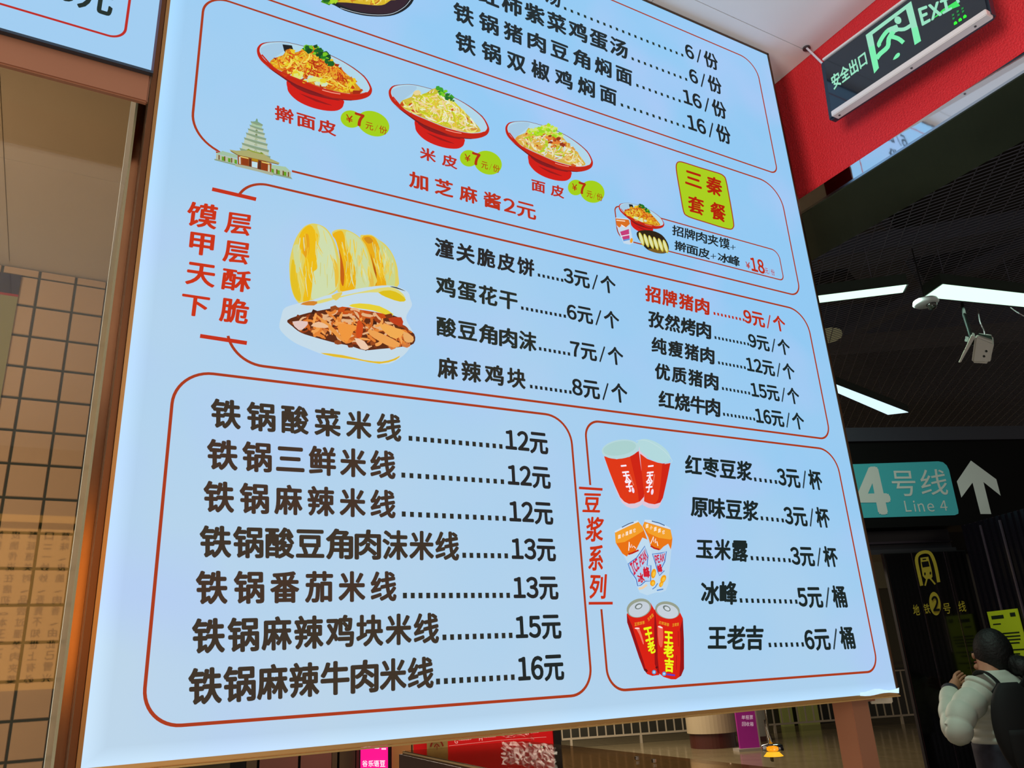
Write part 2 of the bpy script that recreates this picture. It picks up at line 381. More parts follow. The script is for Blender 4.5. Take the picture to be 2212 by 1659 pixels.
PB = lambda x, y: aty(x, y, 1.0)
RED = (186, 44, 18); RLINE = (168, 56, 22)
def tcol(px, py):
    # brown-black ink, browner at the lower left of the sheet
    t = max(0.0, min(1.0, (1500 - px) / 1000)) * max(0.0, min(1.0, (py - 300) / 700))
    a, b = (27, 36, 34), (70, 50, 38); return tuple(round((a[i] + (b[i] - a[i]) * t) / 6) * 6 for i in range(3))
nline = 0
def seg(body, l, r, k=0.86, col=None, bold=0.024, name='lettering', parent=None, mb=None, shear=0, z0=0.0008):
    """evenly spaced characters between two edges given as (x, y_top, y_bottom)"""
    A, B = PB(l[0], l[2]), PB(l[0], l[1]); C_, D = PB(r[0], r[2]), PB(r[0], r[1]); Q = bil(A, B, C_, D)
    U = (C_ - A).length; V = ((B - A).length + (D - C_).length) / 2; n = len(body); wd = min(1.0, k * V / U) if n > 1 else 1.0
    col = col or tcol((l[0] + r[0]) / 2, (l[1] + r[2]) / 2); own = mb is None; mb = mb or MB()
    for i, ch in enumerate(body):
        s0 = i * (1 - wd) / max(1, n - 1)
        put_text(mb, ch, (lambda s0, wd: (lambda s, t: Q(s0 + (s * 1.0) * wd, t)))(s0, wd), None, NB, ink(col), bold, shear=shear, z0=z0)
    if own: mb.build(name, parent or board)
def price(body, xl, xr, yt, yb, col=None, bold=0.024, mb=None):
    C_, D = PB(xr, yb), PB(xr, yt); v0, v1 = C_.z, D.z; vm = (v0 + v1) / 2; u1 = PB(xr, (yt + yb) / 2).x
    y = (yt + yb) / 2
    for _ in range(8):                                   # left edge on the same level of the sheet
        p = PB(xl, y); y += (p.z - vm) * 1500 * 0.8
    u0 = PB(xl, y).x; Q = lambda s, t: Vector((u0 + (u1 - u0) * s, 1.0, v0 + (v1 - v0) * t))
    col = col or tcol((xl + xr) / 2 + 200, yt); own = mb is None; mb = mb or MB()
    put_text(mb, body, Q, None, NB, ink(col), bold)
    if own: mb.build('lettering', board)
def dots(x0, y0, x1, y1, n, col=None, size=0.0058):
    mb = MB(); col = ink(col or tcol((x0 + x1) / 2 + 150, y0)); a, b = PB(x0, y0), PB(x1, y1)
    for i in range(n):
        p = a + (b - a) * (i / max(1, n - 1)) + NB * 0.0008; h = size / 2; k = Vector((h, 0, 0)); q = Vector((0, 0, h * 1.25))
        mb.add([p - k - q, p + k - q, p + k + q, p - k + q], [(0, 1, 2, 3)], col)
    mb.build('dotted_leader', board)
def T(cr, body, x0, t0, b0, x1, t1, b1, **k):
    ox, oy, s = cr; seg(body, (ox + x0 / s, oy + t0 / s, oy + b0 / s), (ox + x1 / s, oy + t1 / s, oy + b1 / s), **k)
def grow(q, g):
    a, b, c, d, e, f = q; m = (c - b) * (g - 1) / 2; n = (f - e) * (g - 1) / 2; return (a, b - m, c + m, d, e - n, f + n)
def Pz(cr, body, xl, xr, yt, yb, **k):
    ox, oy, s = cr; price(body, ox + xl / s, ox + xr / s, oy + yt / s, oy + yb / s, **k)
def Dt(cr, x0, y0, x1, y1, n, **k):
    ox, oy, s = cr; dots(ox + x0 / s, oy + y0 / s, ox + x1 / s, oy + y1 / s, n, **k)
A = (380, 760, 2.404); Bc = (920, 500, 4.254); Cc = (1380, 600, 4.6075); Dc = (1460, 960, 3.455); Ec = (380, 380, 2.765); Fc = (390, 1280, 2.602); Gc = (960, 0, 3.456)
for cr, body, *q in ((A, '铁锅酸菜米线', 180, 240, 393, 1170, 328, 468), (A, '铁锅三鲜米线', 160, 450, 610, 1140, 517, 662), (A, '铁锅麻辣米线', 142, 668, 832, 1140, 720, 865),
        (A, '铁锅酸豆角肉沫米线', 122, 900, 1068, 1470, 935, 1084), (A, '铁锅番茄米线', 102, 1136, 1312, 1145, 1140, 1294), (Fc, '铁锅麻辣鸡块米线', 63, 145, 345, 1452, 113, 284), (Fc, '铁锅麻辣牛肉米线', 42, 425, 634, 1422, 358, 535)):
    T(cr, body, *q, k=0.93, bold=0.037)
for cr, *q in ((A, 1217, 450, 1686, 492, 14), (A, 1180, 641, 1694, 675, 14), (A, 1182, 843, 1704, 866, 14), (A, 1496, 1057, 1714, 1060, 7), (A, 1188, 1266, 1724, 1265, 15), (Fc, 1482, 252, 1854, 241, 10), (Fc, 1446, 500, 1866, 476, 11)):
    Dt(cr, *q, size=0.0056)
for cr, *q in ((A, '12元', 1708, 1930, 415, 535), (A, '12元', 1720, 1943, 592, 714), (A, '12元', 1728, 1956, 775, 900), (A, '13元', 1740, 1970, 962, 1090), (A, '13元', 1750, 1983, 1157, 1288), (Fc, '15元', 1880, 2137, 112, 260), (Fc, '16元', 1893, 2152, 334, 492)):
    Pz(cr, *q, bold=0.037)
for body, *q in (('潼关脆皮饼', 78, 56, 222, 995, 266, 419), ('鸡蛋花干', 88, 403, 576, 840, 565, 728), ('酸豆角肉沫', 95, 780, 951, 1015, 938, 1106), ('麻辣鸡块', 105, 1150, 1338, 915, 1276, 1447)):
    T(Bc, body, *grow(q, 1.05), k=0.99, bold=0.036)
for q in ((1037, 403, 1250, 450, 6), (884, 706, 1274, 780, 10), (1048, 1080, 1312, 1127, 7), (966, 1427, 1325, 1478, 9)): Dt(Bc, *q, size=0.0046)
for q in (('3元/个', 1262, 1742, 425, 582), ('6元/个', 1292, 1775, 747, 905), ('7元/个', 1325, 1812, 1075, 1238), ('8元/个', 1340, 1850, 1408, 1583)): Pz(Bc, *q, bold=0.034)
for body, *q in (('招牌猪肉', 60, 72, 227, 700, 223, 372), ('孜然烤肉', 90, 324, 484, 717, 456, 613), ('纯瘦猪肉', 122, 587, 740, 750, 707, 863), ('优质猪肉', 155, 846, 1000, 790, 963, 1123), ('红烧牛肉', 192, 1122, 1285, 808, 1216, 1386)):
    T(Cc, body, *grow(q, 1.05), k=1.04, bold=0.038, col=RED if body == '招牌猪肉' else None)
for i, q in enumerate(((750, 357, 1040, 420, 9), (760, 597, 1085, 662, 10), (795, 848, 1052, 896, 8), (834, 1104, 1095, 1150, 8), (845, 1360, 1145, 1408, 9))): Dt(Cc, *q, size=0.0046, col=RED if i == 0 else None)
for i, q in enumerate((('9元/个', 1040, 1455, 395, 545), ('9元/个', 1088, 1500, 627, 778), ('12元/个', 1065, 1547, 865, 1020), ('15元/个', 1110, 1593, 1107, 1265), ('16元/个', 1155, 1642, 1353, 1517))): Pz(Cc, *q, bold=0.037, col=RED if i == 0 else None)
for body, *q in (('红枣豆浆', 65, 76, 222, 568, 131, 278), ('原味豆浆', 108, 383, 538, 615, 424, 576), ('玉米露', 147, 702, 850, 537, 712, 878), ('冰峰', 185, 1018, 1190, 457, 1022, 1197), ('王老吉', 235, 1350, 1532, 652, 1350, 1533)):
    T(Dc, body, *q, k=1.04, bold=0.037)
for q in ((590, 262, 744, 281, 5), (640, 552, 795, 568, 5), (565, 849, 846, 866, 8), (484, 1165, 896, 1174, 11), (699, 1497, 944, 1493, 7)): Dt(Dc, *q, size=0.0056)
for q in (('3元/杯', 755, 1087, 197, 342), ('3元/杯', 805, 1143, 474, 623), ('3元/杯', 855, 1203, 763, 915), ('5元/桶', 905, 1268, 1053, 1217), ('6元/桶', 957, 1328, 1356, 1525)): Pz(Dc, *q, bold=0.038)
for body, *q in (('西红柿紫菜鸡蛋汤', 65, -210, -60, 1367, 318, 449), ('铁锅猪肉豆角焖面', 65, 8, 150, 1400, 524, 647), ('铁锅双椒鸡焖面', 80, 228, 372, 1284, 670, 795), ('汤', 748, -115, 15, 865, -62, 68)):
    T(Gc, body, *q, k=0.93, bold=0.036, col=(30, 40, 44))
for q in ((900, 66, 1774, 413, 20), (1404, 441, 1803, 594, 10), (1439, 640, 1754, 754, 8), (1324, 786, 1784, 944, 11)): Dt(Gc, *q, size=0.0058, col=(28, 44, 30))
for q in (('6/份', 1795, 2040, 416, 532), ('6/份', 1825, 2068, 595, 711), ('16/份', 1778, 2103, 775, 896), ('16/份', 1810, 2135, 958, 1084)): Pz(Gc, *q, bold=0.034, col=(26, 34, 36))
seg('加芝麻酱', (883, 368, 404), (1082, 422, 456), k=1.06, bold=0.032, col=RED); price('2元', 1087, 1157, 441, 477, col=RED)
T((540, 0, 3.95), '擀面皮', 210, 895, 1022, 735, 1050, 1169, k=1.1, bold=0.03, col=(188, 40, 22)); T((540, 0, 3.95), '米皮', 1448, 1246, 1355, 1768, 1346, 1450, k=1.15, bold=0.03, col=(188, 40, 22)); T((1060, 240, 7.9), '面皮', 690, 1150, 1352, 1250, 1296, 1502, k=1.12, bold=0.03, col=(188, 40, 22))
for ch, x0, x1, y0, y1 in (('馍', 403.5, 469.7, 437, 496), ('甲', 409, 462.5, 499, 555), ('天', 402, 466, 563, 622), ('下', 391, 451.6, 633, 687), ('层', 486, 543, 457, 510), ('层', 482, 539, 518, 572), ('酥', 479, 542, 580, 633), ('脆', 475, 537, 643, 702),
        ('豆', 1259, 1297, 1063, 1109), ('浆', 1265, 1303.5, 1116, 1171), ('系', 1271, 1303, 1176, 1234), ('列', 1273, 1309, 1239, 1294)):
    sl = 0.10 if x0 < 700 else 0.02; dx = (x1 - x0) * sl
    seg(ch, (x0, y0 + 0 - dx * .5, y1 - dx * 1.2), (x1, y0 + dx * 1.0, y1 + dx * .2), col=(200, 48, 14), bold=0.028, shear=0.10)
# combo box writing
K = (1300, 340, 5.027)
T(K, '招牌肉夹馍', 760, 730, 843, 1385, 888, 1008, k=1.12, bold=0.024, col=(24, 34, 34)); T(K, '+', 1392, 945, 1010, 1450, 945, 1010, k=1, bold=0.016, col=(24, 34, 34))
T(K, '擀面皮', 785, 898, 1003, 1170, 1002, 1112, k=1.3, bold=0.026, col=(24, 34, 34)); T(K, '+', 1178, 1040, 1108, 1238, 1040, 1108, k=1, bold=0.016, col=(24, 34, 34)); T(K, '冰峰', 1255, 1030, 1128, 1497, 1080, 1194, k=1.3, bold=0.026, col=(24, 34, 34))
Pz(K, '¥', 1560, 1608, 1132, 1222, bold=0.012, col=RED); Pz(K, '18', 1612, 1760, 1105, 1280, bold=0.035, col=RED); Pz(K, '元/份', 1768, 1873, 1222, 1288, bold=0.01, col=RED)
# ---- printed outlines
def outline(pts, wd=0.0037, col=RLINE, closed=False, name='printed_outline'):
    """pts in sheet metres (x, z)"""
    p = Print(lambda x, z: Vector((x, 1.0, z)), NB, 0.0005); p.stroke(pts, wd, col, closed=closed); return p.build(name, board)
def sh(px, py): p = PB(px, py); return (p.x, p.z)
def rbox(l, r, t, b, rad, gap=None):
    """closed rounded box: radii tl tr br bl"""
    x0, x1, z1, z0 = sh(*l)[0], sh(*r)[0], sh(*t)[1], sh(*b)[1]; pts = []
    for (cx, cz, a0, rr) in ((x0, z1, 180, rad[0]), (x1, z1, 90, rad[1]), (x1, z0, 0, rad[2]), (x0, z0, -90, rad[3])):
        ccx = cx + rr if cx == x0 else cx - rr; ccz = cz - rr if cz == z1 else cz + rr
        for k in range(13): a = math.radians(a0 - 90 * k / 12); pts.append((ccx + rr * math.cos(a), ccz + rr * math.sin(a)))
    return pts, (x0, x1, z0, z1)
pts, _ = rbox((345, 1150), (1255, 1200), (800, 849), (800, 1536), (.045, .045, .036, .040)); outline(pts, closed=True)
# drinks box with a gap at its title
pts, (x0, x1, z0, z1) = rbox((1274, 1040), (1858, 1250), (1550, 942), (1600, 1472), (.028, .045, .030, .030))
g1, g0 = sh(1275, 1048)[1], sh(1298, 1316)[1]
i0 = 0; outline([(x0, g1)] + pts[0:39] + pts[39:52] + [(x0, g0)])
# sandwich box
xl = sh(487, 760)[0]; xr = sh(1765, 800)[0]; zt = sh(1400, 593)[1]; zb = sh(1200, 873)[1]
def arc(cx, cz, r, a0, a1, n=12): return [(cx + r * math.cos(math.radians(a0 + (a1 - a0) * k / n)), cz + r * math.sin(math.radians(a0 + (a1 - a0) * k / n))) for k in range(n + 1)]
outline(arc(xl + .042, zt - .042, .042, 160, 90) + arc(xr - .05, zt - .05, .05, 90, 0) + arc(xr - .03, zb + .03, .03, 0, -90) + arc(xl + .048, zb + .048, .048, 270, 195))
# bowl box, broken where the pagoda stands
xl = sh(427, 140)[0]; xr = sh(1710, 540)[0]; zt = sh(1100, 206)[1]; zb = sh(1000, 461)[1]
pgl, pgr = sh(466, 335)[0], sh(630, 378)[0]
outline([(pgr, zb)] + [(xl + .4, zb), (xr - .03, zb)] + arc(xr - .03, zb + .03, .03, -90, 0) + arc(xr - .06, zt - .06, .06, 0, 90) + arc(xl + .035, zt - .035, .035, 90, 180) + arc(xl + .055, zb + .055, .055, 180, 255) + [(pgl, zb)], wd=0.0034)
# soup box
xl = sh(427, 140)[0]; xr = sh(1655, 250)[0]; zb = sh(1100, 177)[1]; zt = sh(1500, 77)[1]
outline(rbox((427, 140), (1655, 250), (1500, 77), (1100, 178), (.035, .05, .022, .035))[0], closed=True, wd=0.0034)
# combo outline and badge
outline(rbox((1331, 480), (1688, 580), (1550, 506), (1550, 570), (.012, .02, .012, .02))[0], closed=True, wd=0.0026)
bd = Print(PB, NB, 0.0009); c = crop(1300, 340, 5.027)
lf = c((815, 62), (845, 50), (900, 62), (1050, 110), (1200, 155), (1280, 180), (1320, 205), (1345, 250), (1380, 430), (1410, 600), (1428, 720), (1425, 760), (1395, 783), (1300, 762), (1150, 715), (990, 665), (920, 635), (885, 590), (850, 400), (820, 230), (804, 110))
bd.poly(lf, (168, 206, 26), 3).stroke(lf, 2.2, RLINE, 3, True); badge = bd.build('badge', board)
T(K, '三秦', 900, 118, 300, 1302, 245, 440, k=0.98, bold=0.034, col=(176, 30, 0), z0=0.0014, parent=badge); T(K, '套餐', 930, 405, 590, 1342, 525, 715, k=0.98, bold=0.03, col=(176, 30, 0), z0=0.0014, parent=badge)
for a_, b_, w_ in (((458, 409), (553, 431), 8), ((432, 726), (533, 741.5), 8.5), ((1250, 1054), (1301, 1057.5), 5.5), ((1271, 1303.3), (1323, 1303), 6)): Print(PB, NB, 0.0007).stroke([a_, b_], w_, (194, 46, 18)).build('printed_bar', board)

# ---- printed food pictures
def inside(pt, poly):
    x, y = pt; r = False; n = len(poly)
    for i in range(n):
        x1, y1 = poly[i]; x2, y2 = poly[(i + 1) % n]
        if (y1 > y) != (y2 > y) and x < (x2 - x1) * (y - y1) / (y2 - y1) + x1: r = not r
    return r
def noodles(p, region, count, pal, wd, ln, ang0=20, spread=60, seed=1, cvm=.5):
    rr = random.Random(seed); xs = [q[0] for q in region]; ys = [q[1] for q in region]
    k = 0; tries = 0
    while k < count and tries < count * 30:
        tries += 1; x, y = rr.uniform(min(xs), max(xs)), rr.uniform(min(ys), max(ys)); a = math.radians(ang0 + rr.gauss(0, spread)); cv = rr.uniform(-cvm, cvm); pts = [(x, y)]
        for _ in range(4): a += cv; x += math.cos(a) * ln / 4; y += math.sin(a) * ln / 4; pts.append((x, y))
        if not all(inside(q, region) for q in pts): continue
        w_ = wd * rr.uniform(.6, 1.3); p.stroke(pts, [w_ * .6, w_, w_, w_, w_ * .5], rr.choice(pal), 2); k += 1
def blobs(p, region, count, pal, r, seed=2):
    rr = random.Random(seed); xs = [q[0] for q in region]; ys = [q[1] for q in region]; k = 0; tries = 0
    while k < count and tries < count * 30:
        tries += 1; x, y = rr.uniform(min(xs), max(xs)), rr.uniform(min(ys), max(ys))
        if not inside((x, y), region): continue
        m = rr.randint(4, 6); a0 = rr.random() * 6; R0 = r * rr.uniform(.5, 1.4)
        p.poly([(x + R0 * rr.uniform(.5, 1.1) * math.cos(a0 + 6.283 * i / m) * 1.3, y + R0 * rr.uniform(.5, 1) * math.sin(a0 + 6.283 * i / m)) for i in range(m)], rr.choice(pal)); k += 1
BOWL = dict(outer=[(57, 430), (72, 395), (110, 370), (200, 360), (300, 362), (450, 395), (600, 440), (750, 505), (880, 580), (980, 660), (1030, 740), (1037, 785), (1015, 822), (960, 847), (880, 860), (790, 858), (690, 840), (600, 815), (450, 755), (330, 700), (200, 610), (110, 540), (68, 485)],
    inner=[(80, 430), (92, 397), (125, 376), (200, 364), (300, 366), (450, 399), (600, 445), (750, 511), (875, 587), (970, 665), (1014, 740), (1014, 770), (990, 795), (940, 808), (860, 812), (780, 800), (680, 780), (600, 755), (450, 695), (300, 635), (200, 578), (120, 510), (88, 462)],
    foot=[(335, 690), (316, 748), (335, 800), (400, 862), (500, 912), (620, 944), (720, 950), (775, 930), (795, 895), (783, 850), (600, 800)],
    food=[(165, 545), (195, 505), (280, 475), (315, 425), (380, 452), (440, 430), (480, 405), (540, 395), (600, 445), (700, 520), (760, 580), (850, 660), (910, 725), (955, 780), (930, 800), (850, 803), (760, 790), (600, 748), (450, 690), (300, 628), (200, 578)])
def bowl(bx, label, kind, seed, n=230, foot=True):
    x0, y0, x1, y1 = bx; M_ = lambda q: [(x0 + (a - 57) / 980 * (x1 - x0), y0 + (b - 360) / 590 * (y1 - y0)) for a, b in q]; sc = (x1 - x0) / 248
    p = Print(PB, NB, 0.0010)
    if foot:
        p.poly(M_(BOWL['foot']), (206, 24, 16), 3); p.poly(M_([(340, 705), (400, 760), (520, 812), (680, 850), (770, 860), (600, 800)]), (128, 22, 24), 2); p.poly(M_([(420, 800), (560, 870), (700, 905), (640, 880), (520, 835)]), (150, 20, 20), 2)
    p.poly(M_(BOWL['outer']), (192, 34, 14), 3); p.poly(M_([(120, 556), (330, 706), (450, 758), (600, 815), (790, 858), (880, 858), (700, 838), (560, 790), (400, 728), (250, 640)]), (120, 16, 24), 2)
    p.poly(M_(BOWL['inner']), (176, 214, 232), 3); p.poly(M_([(88, 440), (100, 405), (200, 375), (330, 378), (300, 430), (200, 500), (160, 540), (110, 490)]), (164, 200, 226), 2)
    p.stroke(M_([(110, 371), (200, 361), (300, 363), (450, 396), (600, 441), (750, 506), (880, 581), (975, 655)]), 0.9 * sc, (96, 96, 92), 3)
    fr = M_(BOWL['food'])
    if kind == 'chili':
        p.poly(M_([(275, 383), (355, 392), (385, 480), (320, 470), (290, 440)]), (26, 28, 30))
        p.poly(fr, (214, 150, 26), 2); blobs(p, fr, 90, [(196, 66, 10), (232, 196, 30), (206, 120, 20), (160, 40, 10)], 7 * sc, seed)
        noodles(p, fr, n, [(226, 208, 40), (236, 168, 30), (214, 96, 16), (230, 190, 70), (196, 60, 12), (240, 220, 90)], 2.6 * sc, 26 * sc, 28, 35, seed)
        chi = M_([(480, 520), (560, 500), (700, 560), (800, 640), (840, 740), (760, 720), (620, 640), (520, 580)])
        noodles(p, chi, int(n * .45), [(206, 74, 12), (178, 44, 8), (232, 130, 30), (226, 160, 40)], 2.2 * sc, 18 * sc, 35, 40, seed + 4)
        wh = M_([(330, 640), (470, 625), (620, 690), (640, 740), (480, 715), (340, 660)]); blobs(p, wh, 26, [(206, 226, 190), (222, 226, 120), (196, 214, 200), (226, 206, 40)], 7 * sc, seed + 1)
        gr = M_([(465, 395), (540, 390), (590, 430), (660, 470), (700, 520), (700, 565), (640, 540), (560, 480), (480, 440)]); blobs(p, gr, 34, [(20, 96, 34), (30, 120, 30), (120, 196, 30), (14, 74, 30)], 6.5 * sc, seed + 2)
    elif kind == 'rice':
        p.poly(fr, (206, 186, 60), 2); blobs(p, fr, 40, [(196, 70, 20), (230, 210, 150), (206, 140, 60)], 7 * sc, seed)
        noodles(p, fr, n, [(214, 214, 40), (230, 226, 120), (232, 232, 200), (224, 190, 60), (236, 206, 150), (190, 196, 30)], 3.4 * sc, 30 * sc, 25, 50, seed)
        gr = M_([(500, 400), (580, 405), (650, 450), (700, 500), (690, 520), (600, 480), (510, 440)]); blobs(p, gr, 24, [(120, 206, 30), (60, 160, 40), (30, 110, 40)], 6 * sc, seed + 2)
    else:
        p.poly(fr, (212, 176, 70), 2); blobs(p, fr, 60, [(206, 90, 30), (226, 226, 206), (214, 150, 60), (180, 60, 20)], 7 * sc, seed)
        noodles(p, fr, n, [(226, 200, 90), (232, 226, 180), (206, 220, 226), (222, 170, 60), (170, 206, 20), (230, 190, 120)], 3.2 * sc, 24 * sc, 30, 60, seed)
        gr = M_([(320, 450), (440, 425), (540, 400), (640, 450), (690, 510), (600, 520), (440, 500), (330, 500)]); blobs(p, gr, 60, [(176, 222, 20), (150, 210, 30), (210, 226, 120), (196, 226, 60)], 6 * sc, seed + 2)
        blobs(p, M_([(500, 480), (620, 500), (700, 600), (620, 640), (520, 560)]), 22, [(206, 84, 20), (226, 130, 50), (150, 50, 20)], 6 * sc, seed + 3)
    # strip of rim in front and its highlight
    p.stroke(M_([(96, 478), (200, 590), (300, 645), (450, 705), (600, 763), (700, 790), (780, 808), (860, 818), (940, 814), (990, 800)]), 3.2 * sc, (196, 38, 14), 3)
    p.stroke(M_([(610, 778), (690, 800), (765, 812)]), 2.0 * sc, (240, 150, 130), 2)
    p.build('printed_picture', board, label=label)
bowl((554.5, 91, 803, 240.5), 'red footed bowl of chili noodles', 'chili', 11)
bowl((839, 183, 1056, 322), 'red footed bowl of pale rice noodles', 'rice', 21, 190)
bowl((1091, 262.5, 1280, 391.5), 'red footed bowl of noodles with shredded greens', 'veg', 31, 170)
for bx in ((735, 238, 840.5, 298), (992.7, 323.5, 1083, 381), (1226, 387.5, 1304.5, 442)):
    x0, y0, x1, y1 = bx; W_, H_ = x1 - x0, y1 - y0
    p = Print(PB, NB, 0.0011); lg = (162, 206, 18)
    p.ellipse(x0 + .215 * W_, y0 + .335 * H_, .215 * W_, .31 * H_, lg, 14); p.ellipse(x0 + .67 * W_, y0 + .50 * H_, .345 * W_, .43 * H_, lg, 24); bub = p.build('price_bubble', board)
    q = MB()
    def tb(body, a0, a1, t0, b0, bold, sl=.30):
        xa, xb = x0 + a0 * W_, x0 + a1 * W_; h = sl * (xb - xa) * .5; ya, yb_ = y0 + t0 * H_, y0 + b0 * H_
        Q = bil(PB(xa, yb_ - h), PB(xa, ya - h), PB(xb, yb_ + h), PB(xb, ya + h)); put_text(q, body, lambda s, t: Q(s, t) , None, NB, ink((176, 44, 8)), bold, z0=0.0016, fit='ink')
    tb('¥', .11, .25, .20, .46, 0.01); tb('7', .29, .49, .16, .58, 0.05); tb('元/份', .51, .95, .52, .80, 0.008); q.build('lettering', bub)

# black iron pan at the top edge
c = crop(540, 0, 3.95); p = Print(PB, NB, 0.001)
pan = c((440, -420), (420, -250), (470, -100), (600, -5), (720, 50), (800, 92), (900, 122), (1000, 140), (1120, 145), (1230, 131), (1330, 82), (1395, 5), (1420, -120), (1380, -260), (1200, -400), (900, -500), (600, -480))
p.poly(pan, (24, 30, 34), 3); p.poly(c((500, -380), (480, -250), (520, -120), (640, -20), (760, 40), (860, 82), (980, 112), (1120, 122), (1220, 108), (1310, 55), (1360, -20), (1370, -120), (1320, -250), (1150, -370), (850, -460), (600, -430)), (52, 34, 44), 3)
p.stroke(c((770, 70), (880, 104), (1000, 126), (1130, 131), (1230, 113), (1320, 60), (1370, 0)), 1.0, (206, 216, 226), 3)
fr = c((620, -120), (600, -10), (700, 20), (820, 25), (950, 38), (1080, 50), (1150, 40), (1200, 5), (1270, -10), (1250, -150), (900, -250)); p.poly(fr, (214, 180, 40), 2)
noodles(p, fr, 170, [(232, 222, 60), (226, 190, 60), (200, 120, 30), (240, 226, 120)], 4.5, 34, 10, 40, 5)
blobs(p, c((595, -30), (640, 0), (730, 5), (720, 40), (660, 30)), 26, [(60, 140, 20), (170, 214, 40), (30, 96, 30)], 7, 6)
p.build('printed_picture', board, label='black iron pan of noodles cut by the top of the view')

# pagoda drawing
c = crop(440, 240, 10.05); p = Print(PB, NB, 0.001)
p.poly(c((1150, 165), (1168, 190), (1175, 240), (1200, 255), (1280, 300), (1275, 335), (1140, 285), (1025, 265), (1015, 228), (1060, 235), (1120, 228), (1132, 190)), (122, 160, 130))
lv = [(1030, 268, 1270, 330), (1000, 345, 1285, 400), (965, 425, 1310, 490), (930, 520, 1330, 600), (890, 625, 1355, 715), (840, 745, 1380, 850), (800, 850, 1400, 1000)]
ty = [(1015, 228, 1280, 300), (988, 300, 1300, 395), (950, 380, 1328, 490), (910, 470, 1357, 600), (868, 575, 1388, 720), (820, 690, 1418, 855), (775, 805, 1448, 990)]
for i in range(7):
    a, b, c2, d = ty[i]
    n_ = ty[i + 1] if i < 6 else (735, 930, 1470, 1110)
    p.poly(c((a + 20, b + 25), (c2 - 25, d + 5), (n_[2] - 35, n_[3] - 15), (n_[0] + 45, n_[1] + 15)), (188, 200, 176) if i else (168, 196, 158))
for i in range(7):
    a, b, c2, d = ty[i]; h = 34 + i * 3
    p.poly(c((a, b), (a + 40, b + 14), ((a + c2) / 2, (b + d) / 2 + 2), (c2 - 20, d - 4), (c2, d), (c2 - 12, d + h), ((a + c2) / 2, (b + d) / 2 + h + 14), (a + 16, b + h)), (136, 158, 128))
    if i > 0:
        mx_, my_ = 1150 - i * 5, (b + d) / 2 + h + 36
        if i > 0: p.poly(c((mx_ - 26, my_ + 26), (mx_ - 24, my_ - 2), (mx_, my_ - 16), (mx_ + 24, my_ + 6), (mx_ + 22, my_ + 36)), (122, 140, 96))
        if i > 2: p.poly(c((mx_ - 16, my_ + 22), (mx_ - 14, my_ + 2), (mx_, my_ - 6), (mx_ + 15, my_ + 10), (mx_ + 14, my_ + 30)), (196, 206, 170))
# wings
for pts, col in (([(255, 920), (340, 905), (410, 870), (430, 882), (720, 960), (730, 1035), (600, 1010), (290, 940)], (160, 190, 160)), ([(270, 940), (720, 1045), (720, 1160), (262, 1055)], (180, 186, 160)), ([(222, 1050), (262, 1050), (700, 1165), (690, 1190), (235, 1075)], (140, 158, 128)),
        ([(1470, 1170), (1740, 1215), (1770, 1215), (1895, 1330), (1700, 1300), (1470, 1240)], (166, 196, 160)), ([(1465, 1240), (1890, 1335), (1885, 1450), (1465, 1345)], (180, 186, 160)), ([(1465, 1345), (1890, 1440), (1922, 1490), (1890, 1480), (1480, 1385)], (140, 158, 128))):
    p.poly(c(*pts), col)
for x in (390, 525, 665, 1465, 1595, 1735):
    y = 905 + (x - 262) * .265 + (60 if x < 1000 else 12) + 0; y = (960 + (x - 300) * .24) if x < 1000 else (1245 + (x - 1465) * .235)
    p.poly(c((x, y + 12), (x + 55, y + 25), (x + 55, y + 112), (x, y + 98)), (96, 158, 28))
for x in (318, 440, 590, 1570, 1708, 1822):
    y = (955 + (x - 300) * .24) if x < 1000 else (1245 + (x - 1465) * .235)
    p.poly(c((x, y), (x + 26, y + 6), (x + 26, y + 108), (x, y + 102)), (110, 70, 22))
p.poly(c((560, 845), (700, 870), (930, 865), (1000, 850), (1290, 930), (1450, 1045), (1640, 1130), (1630, 1165), (1560, 1160), (1000, 1030), (740, 975), (650, 930), (580, 885)), (170, 168, 108)); p.stroke(c((590, 880), (740, 968), (1000, 1025), (1300, 1090), (1620, 1165)), 1.6, (128, 96, 44))
p.stroke(c((930, 850), (980, 850), (1060, 890), (1230, 930), (1290, 940)), 2.4, (140, 158, 60)); p.stroke(c((960, 835), (985, 850)), 2.4, (120, 140, 40)); p.stroke(c((1230, 905), (1275, 930)), 2.4, (120, 140, 40))
p.poly(c((730, 970), (1000, 1025), (1300, 1095), (1470, 1150), (1460, 1345), (735, 1165)), (150, 76, 26))
for q, col in (([(760, 1000), (795, 1008), (800, 1165), (765, 1155)], (206, 206, 200)), ([(830, 1030), (960, 1060), (965, 1190), (825, 1160)], (140, 56, 14)), ([(785, 985), (960, 1025), (975, 1050), (795, 1010)], (230, 206, 110)), ([(1040, 1030), (1175, 1060), (1175, 1115), (1040, 1085)], (176, 132, 16)), ([(1040, 1100), (1165, 1125), (1160, 1250), (1040, 1220)], (190, 222, 232)),
        ([(985, 1040), (1030, 1050), (1025, 1230), (980, 1215)], (86, 40, 16)), ([(1185, 1080), (1240, 1095), (1240, 1280), (1170, 1260)], (84, 42, 20)), ([(1250, 1130), (1380, 1160), (1375, 1310), (1245, 1280)], (140, 56, 14)), ([(1250, 1100), (1420, 1140), (1430, 1165), (1260, 1125)], (230, 206, 110)), ([(1395, 1170), (1430, 1180), (1430, 1330), (1390, 1320)], (206, 206, 180))):
    p.poly(c(*q), col)
p.poly(c((690, 1155), (1000, 1215), (1200, 1275), (1500, 1345), (1500, 1415), (1200, 1330), (950, 1270), (680, 1205)), (168, 176, 150))
p.build('printed_picture', board, label='green and brown drawing of a tiered pagoda')

